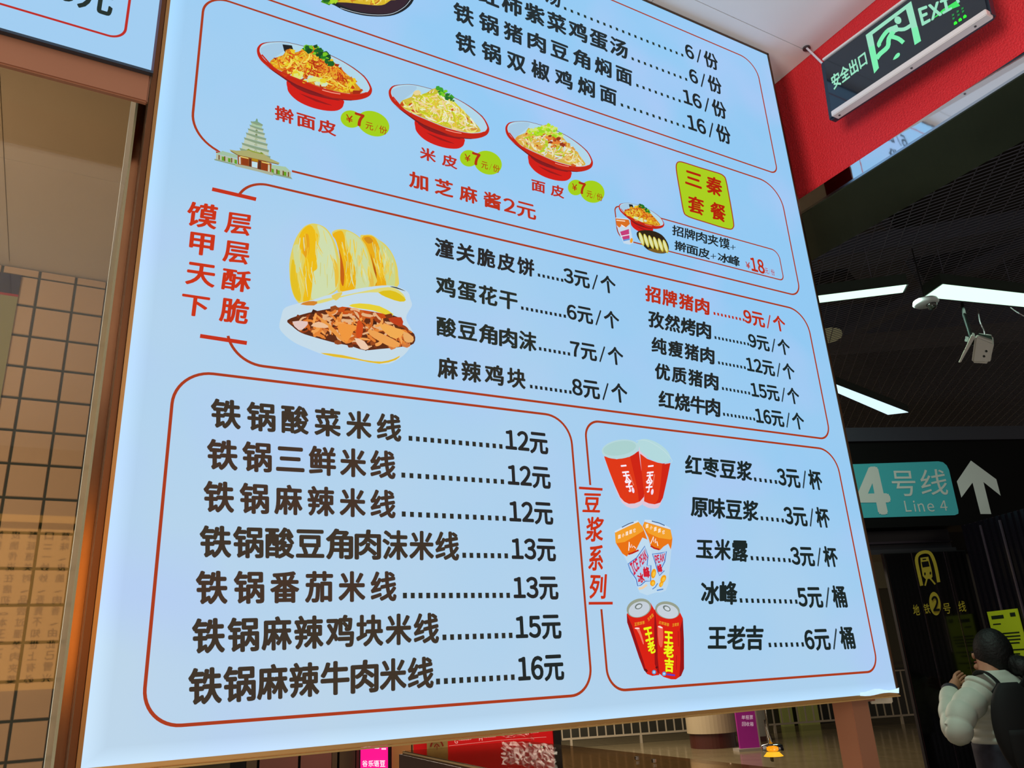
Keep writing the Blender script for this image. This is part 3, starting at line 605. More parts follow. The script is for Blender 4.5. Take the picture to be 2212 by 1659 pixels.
# flatbread sandwich picture
c = crop(560, 440, 4.255); p = Print(PB, NB, 0.001)
crust, pale, flour = (236, 190, 10), (206, 214, 140), (200, 218, 206)
def bun(out, bands):
    p.poly(c(*out), (222, 206, 96), 3)
    for b, col in bands: p.poly(c(*b), col, 3)
bun([(925, 310), (970, 290), (1030, 290), (1090, 330), (1160, 380), (1220, 460), (1260, 560), (1275, 660), (1265, 770), (1060, 790), (1000, 500)],
    [([(1075, 325), (1150, 390), (1215, 470), (1245, 580), (1240, 760), (1170, 760), (1140, 600), (1110, 430)], (200, 212, 140)), ([(940, 320), (1030, 300), (1080, 350), (1110, 440), (1150, 640), (1160, 780), (1060, 780), (1010, 520)], (232, 170, 14)), ([(1020, 460), (1045, 540), (1075, 640), (1072, 760), (1058, 640)], (176, 84, 10)), ([(960, 320), (1010, 310), (1045, 350), (1000, 370)], (206, 136, 20))])
bun([(665, 275), (700, 245), (760, 238), (820, 250), (900, 295), (970, 370), (1010, 470), (1045, 600), (1060, 760), (720, 815), (735, 500), (700, 340)],
    [([(800, 255), (900, 305), (960, 380), (995, 480), (1010, 620), (1000, 770), (890, 790), (880, 620), (840, 460), (800, 340)], (204, 216, 160)), ([(670, 285), (750, 250), (780, 300), (800, 400), (850, 500), (885, 640), (870, 790), (740, 800), (750, 560), (710, 360)], (234, 176, 10)), ([(730, 420), (760, 520), (780, 650), (770, 760), (745, 700), (742, 520)], (196, 96, 14)), ([(990, 600), (1040, 660), (1050, 760), (1020, 760)], (226, 186, 70))])
bun([(275, 560), (300, 420), (340, 310), (400, 225), (460, 190), (520, 188), (600, 220), (660, 290), (705, 390), (735, 520), (742, 680), (720, 790), (600, 860), (470, 900), (380, 925), (320, 860), (285, 740)],
    [([(530, 200), (600, 235), (655, 310), (690, 420), (715, 560), (720, 700), (690, 800), (480, 880), (500, 620), (530, 420), (555, 300)], (206, 220, 172)), ([(400, 240), (470, 200), (520, 270), (540, 300), (515, 380), (525, 520), (530, 600), (490, 640), (485, 760), (460, 890), (400, 900), (420, 760), (400, 620), (420, 500), (380, 440), (360, 330)], (236, 186, 12)), ([(300, 520), (330, 560), (350, 700), (380, 830), (370, 900), (320, 850), (285, 700)], (226, 190, 30)), ([(410, 300), (450, 290), (460, 420), (430, 500), (400, 440)], (228, 160, 20)), ([(670, 500), (715, 560), (728, 680), (700, 780), (690, 640)], (232, 190, 60)), ([(310, 400), (360, 380), (385, 480), (380, 600), (340, 640), (320, 520)], (206, 214, 150))])
for reg, sd_ in (([(320, 420), (400, 260), (500, 215), (600, 250), (690, 400), (725, 650), (700, 770), (500, 870), (400, 890), (320, 780), (290, 600)], 1), ([(760, 270), (880, 310), (980, 440), (1035, 620), (1040, 750), (770, 790), (800, 560), (740, 380)], 2), ([(960, 330), (1040, 310), (1160, 400), (1240, 560), (1250, 740), (1090, 760), (1060, 560)], 3)):
    noodles(p, c(*reg), 46, [(214, 222, 176), (226, 214, 120), (238, 206, 60), (206, 206, 130), (240, 196, 40)], 1.6, 30, 84, 7, sd_ + 70, .08)
# sandwich body
p.poly(c((225, 970), (300, 935), (480, 890), (640, 840), (800, 805), (1000, 770), (1180, 755), (1300, 780), (1365, 820), (1385, 880), (1400, 940), (1360, 1010), (1350, 1075), (1420, 1210), (1400, 1290), (1350, 1370), (1280, 1430), (1190, 1475), (1080, 1475), (900, 1445), (620, 1400), (430, 1330), (320, 1280), (230, 1210), (182, 1140), (200, 1040)), (196, 218, 232), 3)
p.poly(c((420, 930), (600, 880), (760, 850), (1000, 800), (1180, 770), (1280, 800), (1340, 870), (1300, 900), (1150, 860), (1100, 820), (900, 830), (700, 880), (560, 920)), (222, 214, 120), 2)
p.poly(c((1090, 820), (1200, 800), (1290, 835), (1345, 890), (1290, 905), (1180, 870)), (220, 190, 20), 2); p.poly(c((375, 930), (450, 900), (530, 905), (500, 940)), (210, 130, 40), 2)
p.poly(c((1195, 765), (1260, 772), (1345, 810), (1280, 790)), (60, 60, 30), 2); p.poly(c((660, 850), (760, 815), (740, 860), (700, 895)), (226, 200, 90), 2)
p.poly(c((560, 1375), (760, 1395), (960, 1440), (1120, 1455), (1230, 1430), (1290, 1400), (1250, 1440), (1100, 1475), (900, 1440), (680, 1410)), (226, 186, 40), 2)
cav = c((255, 1075), (400, 1020), (560, 985), (760, 955), (930, 980), (1080, 1010), (1200, 1040), (1310, 1070), (1320, 1130), (1420, 1200), (1415, 1290), (1300, 1320), (1100, 1340), (960, 1350), (830, 1310), (680, 1280), (500, 1230), (380, 1190), (300, 1130))
p.poly(cav, (92, 40, 14), 3); p.poly(c((680, 985), (760, 950), (900, 975), (1060, 1000), (1180, 1030), (1120, 1065), (900, 1050), (760, 1030), (650, 1010)), (198, 74, 12), 2); p.poly(c((820, 940), (920, 920), (1100, 945), (1230, 1020), (1180, 1030), (1040, 985), (900, 965)), (228, 206, 50), 2)
blobs(p, cav, 70, [(150, 70, 24), (206, 120, 60), (60, 26, 12), (120, 50, 16)], 7, 3); noodles(p, cav, 120, [(226, 130, 50), (240, 160, 80), (200, 96, 30), (226, 176, 130), (150, 60, 16)], 6, 26, 30, 60, 9)
for q, col in (([(510, 1020), (600, 1080), (700, 1170), (790, 1285), (730, 1250), (640, 1160), (560, 1080)], (232, 150, 66)), ([(720, 1110), (850, 1120), (905, 1140), (860, 1180), (800, 1280), (740, 1210)], (238, 150, 60)), ([(900, 1080), (950, 1120), (935, 1230), (885, 1230)], (206, 74, 20)), ([(1000, 1160), (1120, 1200), (1290, 1290), (1230, 1330), (1100, 1270), (1010, 1210)], (236, 160, 80)), ([(1100, 1110), (1220, 1140), (1330, 1180), (1250, 1250), (1150, 1190)], (240, 170, 80)), ([(870, 1240), (960, 1270), (1000, 1340), (930, 1340)], (238, 200, 170)), ([(300, 1090), (440, 1090), (420, 1140), (360, 1170)], (226, 196, 190)), ([(1320, 1180), (1410, 1230), (1400, 1280), (1330, 1270)], (232, 170, 100)), ([(470, 1130), (540, 1090), (630, 1130), (600, 1150)], (236, 190, 150)), ([(1180, 1060), (1300, 1050), (1310, 1130), (1230, 1110)], (188, 60, 20))):
    p.poly(c(*q), col, 2)
p.build('printed_picture', board, label='stuffed flatbread below three upright flatbreads')

# paper cups
c = crop(1240, 920, 7.9); p = Print(PB, NB, 0.001); cr_, cl = (222, 54, 18), (206, 34, 14)
p.poly(c((1105, 300), (1110, 470), (1240, 560), (1420, 625), (1540, 650), (1640, 630), (1575, 950), (1510, 1230), (1470, 1340), (1430, 1400), (1360, 1415), (1260, 1400), (1165, 1350), (1150, 900)), (222, 196, 214), 0)
p.poly(c((1100, 460), (1240, 565), (1420, 630), (1540, 650), (1640, 630), (1590, 880), (1510, 1230), (1465, 1310), (1370, 1340), (1270, 1325), (1190, 1290), (1150, 900)), cr_, 0); p.poly(c((1500, 645), (1640, 630), (1590, 880), (1510, 1230), (1465, 1310), (1380, 1335), (1430, 1250), (1470, 1000)), cl)
p.ellipse(*c((1355, 430))[0], 40, 19, (178, 216, 220), 30); p.stroke(c((1050, 265), (1110, 245), (1250, 260), (1420, 350), (1560, 460), (1660, 580), (1650, 625), (1540, 650)), 1.0, (196, 224, 226), 3)
p.poly(c((500, 520), (720, 570), (940, 530), (1095, 430), (1110, 350), (1150, 850), (1190, 1160), (1190, 1260), (1150, 1350), (1060, 1400), (980, 1412), (890, 1380), (810, 1310), (730, 1150), (600, 800)), (220, 200, 216))
p.poly(c((505, 520), (720, 572), (940, 530), (1098, 430), (1150, 820), (1190, 1160), (1188, 1210), (1120, 1290), (1030, 1325), (930, 1332), (850, 1295), (780, 1220), (690, 1020), (600, 790)), cr_); p.poly(c((950, 530), (1098, 430), (1150, 820), (1190, 1160), (1188, 1210), (1100, 1295), (1080, 1100)), cl)
p.ellipse(*c((785, 400))[0], 40.5, 20.5, (180, 214, 218), -8); p.ellipse(*c((770, 385))[0], 36, 15, (170, 208, 206), -10)
q = MB()
def tq(mb, cc, body, A_, B_, C2, D_, col, bold=0.03, z0=0.002, fit='ink'):   # A bl, B tl, C br, D tr
    A_, B_, C2, D_ = [PB(*v) for v in cc(A_, B_, C2, D_)]; Q = bil(A_, B_, C2, D_); put_text(mb, body, Q, None, NB, ink(col), bold, z0=z0, fit=fit)
for ch, x, y in (('二', 850, 740), ('太', 888, 880), ('子', 930, 1040), ('二', 1292, 745), ('太', 1278, 880), ('子', 1268, 1050)):
    hw, hh = (58, 62) if ch == '二' else (58, 84); lean = .3 if x < 1000 else -.08
    tq(q, c, ch, (x - hw + hh * lean, y + hh + 6), (x - hw - hh * lean, y - hh + 6), (x + hw + hh * lean, y + hh - 6), (x + hw - hh * lean, y - hh - 6), (250, 240, 250), 0.045)
for x, y in ((1000, 1100), (1328, 1128)): p.ellipse(*c((x, y))[0], 2.8, 6.4, (244, 220, 240), -12 if x < 1100 else 8)
for i in range(8):
    for bx, lx in ((945, 8.5), (1362, -4)): p.poly(c((bx + i * lx - 8, 835 + i * 24), (bx + i * lx + 10, 832 + i * 24), (bx + i * lx + 12, 846 + i * 24), (bx + i * lx - 4, 848 + i * 24)), (240, 150, 120))
pp = p.build('printed_picture', board, label='two red paper cups with white brush writing'); q.build('lettering', pp)

# orange and white cans
c = crop(1240, 1100, 7.9); p = Print(PB, NB, 0.001); q = MB()
def lines(p, cc, pts, wd, col): p.stroke(cc(*pts), wd, col)
p.poly(c((1200, 185), (1320, 205), (1500, 260), (1640, 325), (1670, 500), (1660, 640), (1600, 1280), (1560, 1390), (1470, 1425), (1370, 1420), (1280, 1300), (1150, 600), (1160, 290)), (186, 214, 236))
p.poly(c((1195, 215), (1640, 350), (1672, 500), (1660, 610), (1645, 690), (1600, 590), (1520, 640), (1460, 700), (1300, 620), (1260, 480), (1165, 290)), (232, 118, 14)); p.poly(c((1195, 225), (1640, 355), (1668, 500), (1640, 520), (1440, 490), (1260, 410), (1180, 300)), (242, 160, 40))
p.poly(c((1200, 180), (1300, 185), (1500, 250), (1640, 325), (1630, 345), (1400, 275), (1200, 212)), (206, 222, 238)); p.stroke(c((1320, 205), (1450, 240), (1540, 280)), 2.2, (70, 104, 150))
p.poly(c((690, 390), (850, 300), (1000, 230), (1090, 195), (1150, 280), (1200, 360), (1280, 620), (1400, 1000), (1470, 1330), (1400, 1420), (1240, 1470), (1110, 1420), (1060, 1280), (900, 900), (720, 560)), (190, 218, 238))
p.poly(c((690, 400), (1090, 215), (1165, 305), (1245, 520), (1160, 485), (1100, 600), (1040, 720), (920, 770), (895, 810), (820, 760), (720, 600), (700, 540)), (232, 112, 14)); p.poly(c((690, 400), (1090, 218), (1165, 310), (1180, 370), (1000, 480), (860, 560), (705, 585)), (242, 158, 40))
p.poly(c((680, 380), (850, 290), (1000, 220), (1085, 190), (1085, 222), (900, 300), (700, 400)), (210, 224, 240)); p.stroke(c((810, 310), (940, 245), (1010, 225)), 2.0, (80, 96, 130))
for dx, dy, rt in ((0, 0, 0), (378, -80, 1)):
    for k in range(5):
        x = 760 + k * 64 + dx; y = 470 - k * 27 + dy
        if rt: x = 1232 + k * 70; y = 288 + k * 26
        tq(q, c, ('小' if k == 1 else '它' if k == 4 else '圆'), (x - 20, y + 32 + 8), (x - 20, y - 30 + 8), (x + 22, y + 28), (x + 22, y - 36), (250, 236, 220), 0.03)
    mxo, myo = (925, 640) if not rt else (1300, 540)
    zz = [(0, 70), (10, -80), (30, 20), (50, -40), (62, 20), (85, -10), (120, 30)] if not rt else [(0, 50), (50, -70), (52, 20), (85, -40), (78, 40), (105, 10), (125, 90)]
    p.stroke(c(*[(mxo + a, myo + b) for a, b in zz]), 1.8, (246, 240, 236)); p.stroke(c((mxo - 5, myo + 130), (mxo + 60, myo + 110), (mxo + 170, myo + 60)) if not rt else c((mxo, myo + 85), (mxo + 60, myo + 125), (mxo + 150, myo + 150)), 3.6, (190, 34, 16))
blue, mag = (44, 104, 190), (206, 30, 70)
lg = [(915, 935), (1060, 830), (1200, 630), (1255, 800), (1240, 960), (1305, 960), (1300, 1230), (1210, 1230), (1130, 1300), (1080, 1310), (1050, 1190), (960, 1060)]
p.poly(c(*lg), (176, 206, 236)); p.stroke(c(*lg), 1.7, blue, 0, True)
lg2 = [(1330, 765), (1480, 750), (1570, 722), (1540, 900), (1470, 1030), (1535, 1050), (1450, 1135), (1420, 1060), (1380, 920)]
p.poly(c(*lg2), (176, 206, 236)); p.stroke(c(*lg2), 1.7, blue, 0, True)
tq(q, c, 'ICE', (1010, 1130), (935, 940), (1105, 1000), (1060, 840), mag, 0.05); tq(q, c, 'PEAK', (1120, 990), (1090, 830), (1245, 830), (1200, 690), mag, 0.05); tq(q, c, '冰', (1080, 1260), (1060, 1130), (1200, 1240), (1160, 1070), (206, 26, 50), 0.05); tq(q, c, '峰', (1180, 1180), (1160, 990), (1290, 1160), (1270, 990), (206, 26, 50), 0.05)
tq(q, c, 'PEAK', (1385, 930), (1355, 800), (1530, 880), (1540, 760), mag, 0.05); tq(q, c, '峰', (1430, 1090), (1395, 960), (1500, 1070), (1480, 930), (206, 26, 50), 0.05)
for x, y, rx, ry, rt in ((1350, 1100, 5.2, 10.5, 10), (1335, 1260, 5.6, 7, 15), (1515, 1190, 5.6, 9, 25), (1480, 1280, 4, 7, 25)): p.ellipse(*c((x, y))[0], rx, ry, (240, 160, 20), rt); p.ellipse(*c((x + 6, y + 6))[0], rx * .55, ry * .55, (246, 196, 60), rt)
p.stroke(c((1095, 1360), (1160, 1345), (1235, 1290)), 5, (236, 206, 170)); p.stroke(c((1330, 1365), (1380, 1330), (1420, 1265)), 2, (70, 130, 206)); p.stroke(c((1405, 1385), (1515, 1365)), 2.4, (60, 120, 200))
pp = p.build('printed_picture', board, label='two orange and white drink cans'); q.build('lettering', pp)

# red cans
c = crop(1240, 1270, 7.9); p = Print(PB, NB, 0.001); q = MB(); cr_ = (216, 30, 14); dk = (150, 12, 16)
p.poly(c((892, 450), (900, 590), (1000, 880), (1100, 1180), (1180, 1390), (1240, 1470), (1330, 1502), (1450, 1485), (1420, 1300), (1380, 400), (1300, 260), (1000, 300)), cr_); p.poly(c((892, 450), (900, 590), (1000, 880), (1100, 1180), (1180, 1390), (1240, 1470), (1180, 1260), (1080, 960), (980, 640)), dk)
p.ellipse(*c((1100, 345))[0], 27, 20, (150, 158, 140), -18); p.ellipse(*c((1105, 365))[0], 23.5, 16, (196, 206, 216), -20); p.ellipse(*c((1095, 315))[0], 8.5, 6, (110, 120, 116), -25); p.ellipse(*c((1098, 318))[0], 6, 3.6, (206, 214, 220), -25)
p.poly(c((1370, 360), (1360, 700), (1370, 1300), (1420, 1440), (1520, 1520), (1650, 1560), (1730, 1560), (1820, 1500), (1870, 1380), (1868, 900), (1850, 520), (1790, 400), (1600, 500)), cr_); p.poly(c((1370, 360), (1360, 700), (1370, 1300), (1420, 1440), (1450, 1470), (1420, 1200), (1410, 700)), dk); p.poly(c((1850, 520), (1868, 900), (1870, 1380), (1820, 1500), (1790, 1520), (1810, 1200), (1800, 700)), dk)
p.ellipse(*c((1588, 380))[0], 27, 18.5, (150, 158, 140), 12); p.ellipse(*c((1590, 400))[0], 23.5, 15, (198, 208, 218), 14); p.ellipse(*c((1575, 350))[0], 9, 5.5, (110, 120, 116), 30); p.ellipse(*c((1580, 354))[0], 6, 3.6, (206, 214, 220), 30)
p.poly(c((1050, 690), (1110, 700), (1180, 920), (1170, 960), (1110, 800)), (240, 120, 100), 2); p.poly(c((1420, 660), (1510, 690), (1500, 1000), (1440, 960)), (236, 96, 76), 2); p.ellipse(*c((1070, 690))[0], 5.5, 1.6, (250, 226, 220)); p.ellipse(*c((1465, 670))[0], 5.5, 1.8, (250, 226, 220), 20)
yel = (236, 246, 20)
for ch, x, y, w2, h2 in (('王', 1258, 805, 75, 110), ('老', 1305, 1030, 65, 105)): tq(q, c, ch, (x - w2 + 25, y + h2), (x - w2 - 20, y - h2), (x + w2 + 15, y + h2 - 45), (x + w2 - 20, y - h2 - 30), yel, 0.045)
for ch, x, y, w2, h2 in (('王', 1600, 850, 78, 98), ('老', 1600, 1075, 88, 105), ('吉', 1608, 1320, 80, 110)): tq(q, c, ch, (x - w2, y + h2 - 8), (x - w2, y - h2 - 8), (x + w2, y + h2 + 8), (x + w2, y - h2 + 8), yel, 0.05)
gold = (230, 170, 40)
tq(q, c, '正宗凉茶', (1020, 655), (1015, 595), (1195, 615), (1190, 560), gold, 0.02); tq(q, c, '王老吉', (1255, 575), (1235, 525), (1350, 480), (1325, 430), gold, 0.02); tq(q, c, '正宗凉茶', (1430, 610), (1435, 560), (1608, 662), (1612, 606), gold, 0.02); tq(q, c, '王老吉', (1662, 665), (1662, 610), (1775, 645), (1775, 590), gold, 0.02)
for x, y in ((1358, 1437), (1530, 1465)): p.ellipse(*c((x, y))[0], 4.4, 4.6, (80, 160, 220)); p.ellipse(*c((x, y))[0], 2.4, 2.4, (190, 220, 240))
p.stroke(c((1575, 1475), (1715, 1492)), 3.6, (96, 60, 190)); p.stroke(c((1190, 1395), (1215, 1400), (1240, 1430)), 5, (100, 10, 14)); p.stroke(c((1395, 1345), (1410, 1370)), 5, (90, 10, 14))
for x0, y0, x1, y1 in ((1740, 1150, 1738, 1400), (1810, 740, 1805, 1060), (1770, 740, 1775, 1000)): p.stroke(c((x0, y0), (x1, y1)), 1.3, (170, 22, 14))
pp = p.build('printed_picture', board, label='two red drink cans with yellow characters'); q.build('lettering', pp)

# combo picture: small can, small bowl, tray of flatbreads
c = crop(1300, 340, 5.027); p = Print(PB, NB, 0.0009)
p.poly(c((145, 655), (290, 665), (300, 720), (325, 860), (340, 930), (300, 950), (235, 935), (200, 860), (160, 750)), (196, 216, 234)); p.poly(c((143, 665), (290, 680), (302, 725), (250, 770), (215, 740), (185, 765), (160, 740)), (216, 110, 30)); p.poly(c((195, 810), (290, 780), (300, 900), (230, 900)), (196, 60, 120)); p.stroke(c((200, 860), (300, 840)), 2, (230, 230, 240)); p.stroke(c((230, 905), (300, 890)), 3, (90, 150, 220)); p.ellipse(*c((318, 905))[0], 3, 5.4, (240, 160, 30), 10); p.stroke(c((155, 685), (250, 695)), 2, (246, 226, 200)); p.stroke(c((205, 735), (225, 745), (255, 765)), 1.6, (250, 240, 240))
p.build('printed_picture', board, label='small orange and white drink can')
bowl((1335.8, 439, 1434, 505), 'small red bowl of chili noodles', 'chili', 51, 130)
p = Print(PB, NB, 0.0030); tr = c((372, 820), (430, 800), (540, 805), (640, 850), (700, 930), (717, 1000), (695, 1040), (640, 1052), (560, 1040), (480, 1005), (420, 940), (375, 870)); p.poly(tr, (40, 30, 14), 3); p.poly(c((490, 1000), (700, 1005), (700, 1035), (640, 1048), (560, 1040)), (120, 90, 30), 2)
for i in range(6):
    x, y = 405 + i * 52, 895 + i * 16; p.ellipse(*c((x + 15, y))[0], 4.2, 15.5, (206, 190, 60), -18, 20); p.ellipse(*c((x + 12, y - 4))[0], 2.8, 13, (222, 226, 170), -18, 20)
p.build('printed_picture', board, label='oval tray of pale flatbreads')
# loose curl of film along the lower right edge
cf = MB(); L_ = []
for k in range(9):
    t = k / 8; a = aty(1858 + 84 * t, 1503 - 7 * t + 2 * math.sin(t * 7), 0.996); b = aty(1858 + 84 * t, 1493 - 6 * t + 3 * math.sin(t * 9 + 1), 0.992 - 0.004 * math.sin(t * 6)); L_ += [a, b]
cf.add(L_, [(2 * k, 2 * k + 2, 2 * k + 3, 2 * k + 1) for k in range(8)], mat('film_curl', (190, 215, 230), 0.3, emit=(168, 208, 236), es=0.9)); cf.build('film_edge', board, smooth=True, label='loose curled film edge')

# ================================================================== second board, copper frame
b2 = empty('menu_board', (-0.4, 1.03, EYE + 0.806), label='second backlit menu board cut off at the top left corner', cat='sign')
X1 = 0.0395; ZB = EYE + 0.808
f2 = bpy.data.materials.new('backlit_film_pale'); f2 = mat('backlit_film_pale', (5, 5, 5), 0.45, emit=(160, 204, 240), es=1.0, spec=0.15)
MB().box((-1.1, 1.0, ZB), (X1 - .003, 1.003, EYE + 1.35), f2).build('light_panel', b2)
MB().box((-1.1, 1.003, ZB - .002), (X1, 1.0055, EYE + 1.352), mat('sheet_box', (120, 112, 100), 0.5)).build('box', b2)
MB().box((-1.1, .998, ZB - .004), (X1, 1.0055, ZB), mat('grey_blue_lip', (70, 84, 100), 0.3, 1.0)).build('frame', b2)
MB().box((X1 - .003, .998, ZB), (X1, 1.0055, EYE + 1.352), mat('grey_lip', (110, 100, 120), 0.3, 1.0)).build('frame', b2)
pr = Print(PB, NB, 0.0006); xr = sh(276, 30)[0]; zb = sh(120, 44)[1]
pr2 = Print(lambda x, z: Vector((x, 1.0, z)), NB, 0.0006); pr2.stroke([(-1.0, zb)] + arc(xr - .02, zb + .02, .02, -90, 0) + [(xr, EYE + 1.25)], 0.0034, (186, 40, 30)); pr2.build('printed_outline', b2)
q = MB(); C_, D = PB(240, 33), PB(242, -30); hh = .062
Q = lambda s, t: Vector((-.118 + (.098) * s, 1.0, EYE + .877 + .060 * t)); put_text(q, '16元', Q, None, NB, ink((30, 44, 40)), 0.024); q.build('lettering', b2)
MB().box((-1.4, 1.0065, EYE + 0.7610), (0.0375, 1.016, EYE + 0.83), copper_satin).build('copper_beam', bevel=0.002, label='flat copper coloured beam across the stall under the left board', cat='beam')
post = empty('copper_post', (0.036, 1.05, 0), label='tall glossy copper post along the left edge of the large menu board', cat='post')
MB().box((0.0284, 1.084, 0), (0.0385, 1.092, ZC), copper).build('side_plate', post, bevel=0.0015)
MB().box((0.0386, 1.0835, 0), (0.0475, 1.092, ZC), copper).build('front_plate', post, bevel=0.002)
MB().box((0.0255, 1.0845, 0), (0.0284, 1.092, EYE + 0.83), mat('olive_bead', (128, 124, 96), 0.4)).build('sealing_bead', post)
p2 = empty('copper_post', (1.26, 1.04, 0), label='square copper post standing under the right end of the menu board', cat='post')
MB().box((1.237, 1.02, 0), (1.281, 1.062, Z0 - .008), copper_satin).build('shaft', p2, bevel=0.001)
MB().box((1.228, 1.012, Z0 - .012), (1.29, 1.07, Z0 - .0085), copper_satin).build('cap_plate', p2)
MB().box8([aty(1880, 1521, 1.03), aty(1929, 1519, 1.03), aty(1929, 1519, 1.06), aty(1880, 1521, 1.06), aty(1880, 1507, 1.03), aty(1927, 1504, 1.03), aty(1927, 1504, 1.06), aty(1880, 1507, 1.06)], mat('cream_plastic', (176, 164, 140), 0.5)).build('cable_box', label='small cream plastic box under the right corner of the menu board', cat='box', bevel=0.002)
# glass pane of the stall, its cut edge brightened by a faint glow put into the material
gp = empty('glass_pane', (-0.5, 1.1, 0.9), label='large clear glass pane closing the stall front left of the board', cat='glass')
MB().box((-1.4, 1.095, 0.9), (0.019, 1.099, EYE + 0.86), glass('clear_glass', (0.84, 0.75, 0.62), 0.0)).build('pane', gp)
MB().box((0.019, 1.094, 0.9), (0.0194, 1.0995, EYE + 0.86), mat('cut_glass_edge', (210, 214, 196), 0.2, emit=(150, 150, 130), es=.12)).build('pane_edge', gp)
# notice on the tiled wall
nt_ = empty('wall_notice', (-0.2, YT - .008, 2.2), label='pale notice with blue and red header taped to the tiled wall', cat='notice')
def yq(px0, py0, px1, py1, Y): return aty(px0, py0, Y), aty(px1, py1, Y)
a = aty(47, 600, YT - .008); zt = aty(45, 598, YT).z; zh = aty(43, 640, YT).z; zb = aty(10, 930, YT).z; xr = -0.205
MB().box((-.62, YT - .010, zb), (xr, YT - .006, zh - .008), mat('notice_paper', (150, 160, 122), 0.5)).build('sheet', nt_)
MB().box((-.62, YT - .011, zh), (xr, YT - .006, zt), mat('notice_blue', (16, 18, 66), 0.6, noise=.4, nscale=60)).build('header', nt_, label='dark blue header band')
MB().box((-.62, YT - .0112, zh - .008), (xr, YT - .0062, zh), mat('notice_red', (170, 24, 34), 0.5)).build('stripe', nt_, label='red stripe')
for i in range(2): MB().box((-.34, YT - .012, zh - .18 - i * .22), (xr - .05, YT - .009, zh - .06 - i * .22), mat('notice_grey', (112, 110, 90), 0.5)).build('printed_block', nt_)
# backlit poster standing behind the viewer; the glass pane mirrors it
po = empty('lit_poster', (-.1, -.5, 1.2), label='warm backlit poster facing the stall, seen only as a reflection in its glass', cat='poster')
YP = -0.5; vy = 2 * 1.095 - YP; warm = mat('warm_backlit_paper', (10, 8, 5), 0.5, emit=(255, 190, 104), es=2.3)
vz = lambda r: EYE + r * vy
MB().box((-1.0, YP - .02, vz(0.012)), (0.20, YP, vz(0.19)), warm).build('light_panel', po); MB().box((-1.0, YP - .01, vz(0.175)), (0.20, YP + .002, vz(0.182)), mat('poster_band', (80, 60, 40), 0.5)).build('printed_band', po)
MB().box((-.98, YP - .06, 0), (-.94, YP - .021, vz(.19)), black).build('leg', po); MB().box((.14, YP - .06, 0), (.18, YP - .021, vz(.19)), black).build('leg', po)
q = MB(); rows = ['莫口酥', '味：延', '、一道传', '皮妙关说', '脆妙时在', '、、、唐', '肉吾品初', '香竟尝。', '、不过本', '由知潼王', '此世关二', '己上肉有', '雪有夹来', '兴必菜大']
for r, row in enumerate(rows):
    for cidx in range(6):
        ch = row[cidx] if cidx < len(row) else rows[(r + 3) % 14][cidx % 3]
        x = (0.0135 - cidx * 0.0155) * vy; z = vz(0.168 - r * 0.0112); h = .0085 * vy / 2
        Q = (lambda x, z, h: (lambda s, t: Vector((x - s * 2 * h, YP, z - h + t * 2 * h))))(x, z, h)
        put_text(q, ch, Q, None, Vector((0, 1, 0)), mat('poster_ink', (8, 6, 4), 0.7), 0.026, z0=0.002, fit='ink' if ch not in '、一。：' else (-.1, .87))
q.build('lettering', po)

# ================================================================== EXIT SIGN
ex = empty('exit_sign', (1.36, .75, EYE + 1.2), label='hanging dark exit sign with green running figure against the red beam', cat='sign')
ER = [Vector((-0.0057, -0.9977, -0.0677)), Vector((0.0067, -0.0678, 0.9977)), Vector((-1.0, 0.0053, 0.0071))]; ET_ = Vector((1.359, 0.898, 1.095 + EYE))
def es(u, v, d=0): return ET_ + ER[0] * u + ER[1] * v + ER[2] * d
def esb(u0, u1, v0, v1, d0, d1, m, name, bev=0.0, **k):
    return MB().box8([es(u0, v0, d0), es(u1, v0, d0), es(u1, v0, d1), es(u0, v0, d1), es(u0, v1, d0), es(u1, v1, d0), es(u1, v1, d1), es(u0, v1, d1)], m).build(name, ex, bevel=bev, **k)
EW, EH = .36, .15
esb(0, EW, 0, EH, -.022, 0, mat('black_sign_plastic', (30, 38, 50), 0.3), 'housing', .004)
esb(.012, EW - .004, .012, EH - .006, 0, .0012, mat('black_sign_glass', (17, 26, 36), 0.08, coat=.5), 'panel')
alu = mat('white_aluminium', (216, 208, 204), 0.35, .2)
esb(.016, EW - .002, -.002, .011, -.012, .010, alu, 'rail', .0015, label='white aluminium bottom rail'); esb(.010, EW - .004, EH - .002, EH + .003, -.012, .004, alu, 'rail', .001)
for u in (.028, .20, .33): MB().tube([es(u, -.0035, -.001), es(u, -.0015, -.001)], .0022, mat('screw_dark', (60, 58, 60), .4), 8).build('screw', ex)
def eproj(px, py):
    d = ray(px, py); o = Vector((0, 0, EYE)); n = ER[2]; p0 = es(0, 0, .0014); t = (p0 - o).dot(n) / d.dot(n); return o + d * t
ce = crop(1652, 0, 3.95); p = Print(eproj, ER[2], 0.0004)
GR = mat('exit_green', (10, 20, 14), .4, emit=(120, 236, 172), es=1.0); GL = mat('exit_green_pale', (10, 20, 14), .4, emit=(150, 222, 190), es=1.0)
p.poly(ce((862, 300), (1250, 10), (1335, 350), (1280, 385), (1250, 240), (1205, 80), (920, 295), (975, 580), (935, 628)), GL)
p.poly(ce((1255, 245), (1305, 225), (1335, 350), (1280, 385)), GR); p.poly(ce((888, 405), (935, 385), (975, 580), (935, 628)), GR)
p.ellipse(*ce((1137, 173))[0], 7.4, 8.4, GL, -20)
p.stroke(ce((985, 395), (975, 375), (1010, 310), (1060, 255), (1130, 230)), 8.5, GR, 3); p.stroke(ce((1060, 270), (1140, 235)), 15, GL, 0); p.stroke(ce((1120, 250), (1190, 250), (1250, 215)), 8, GL, 3)
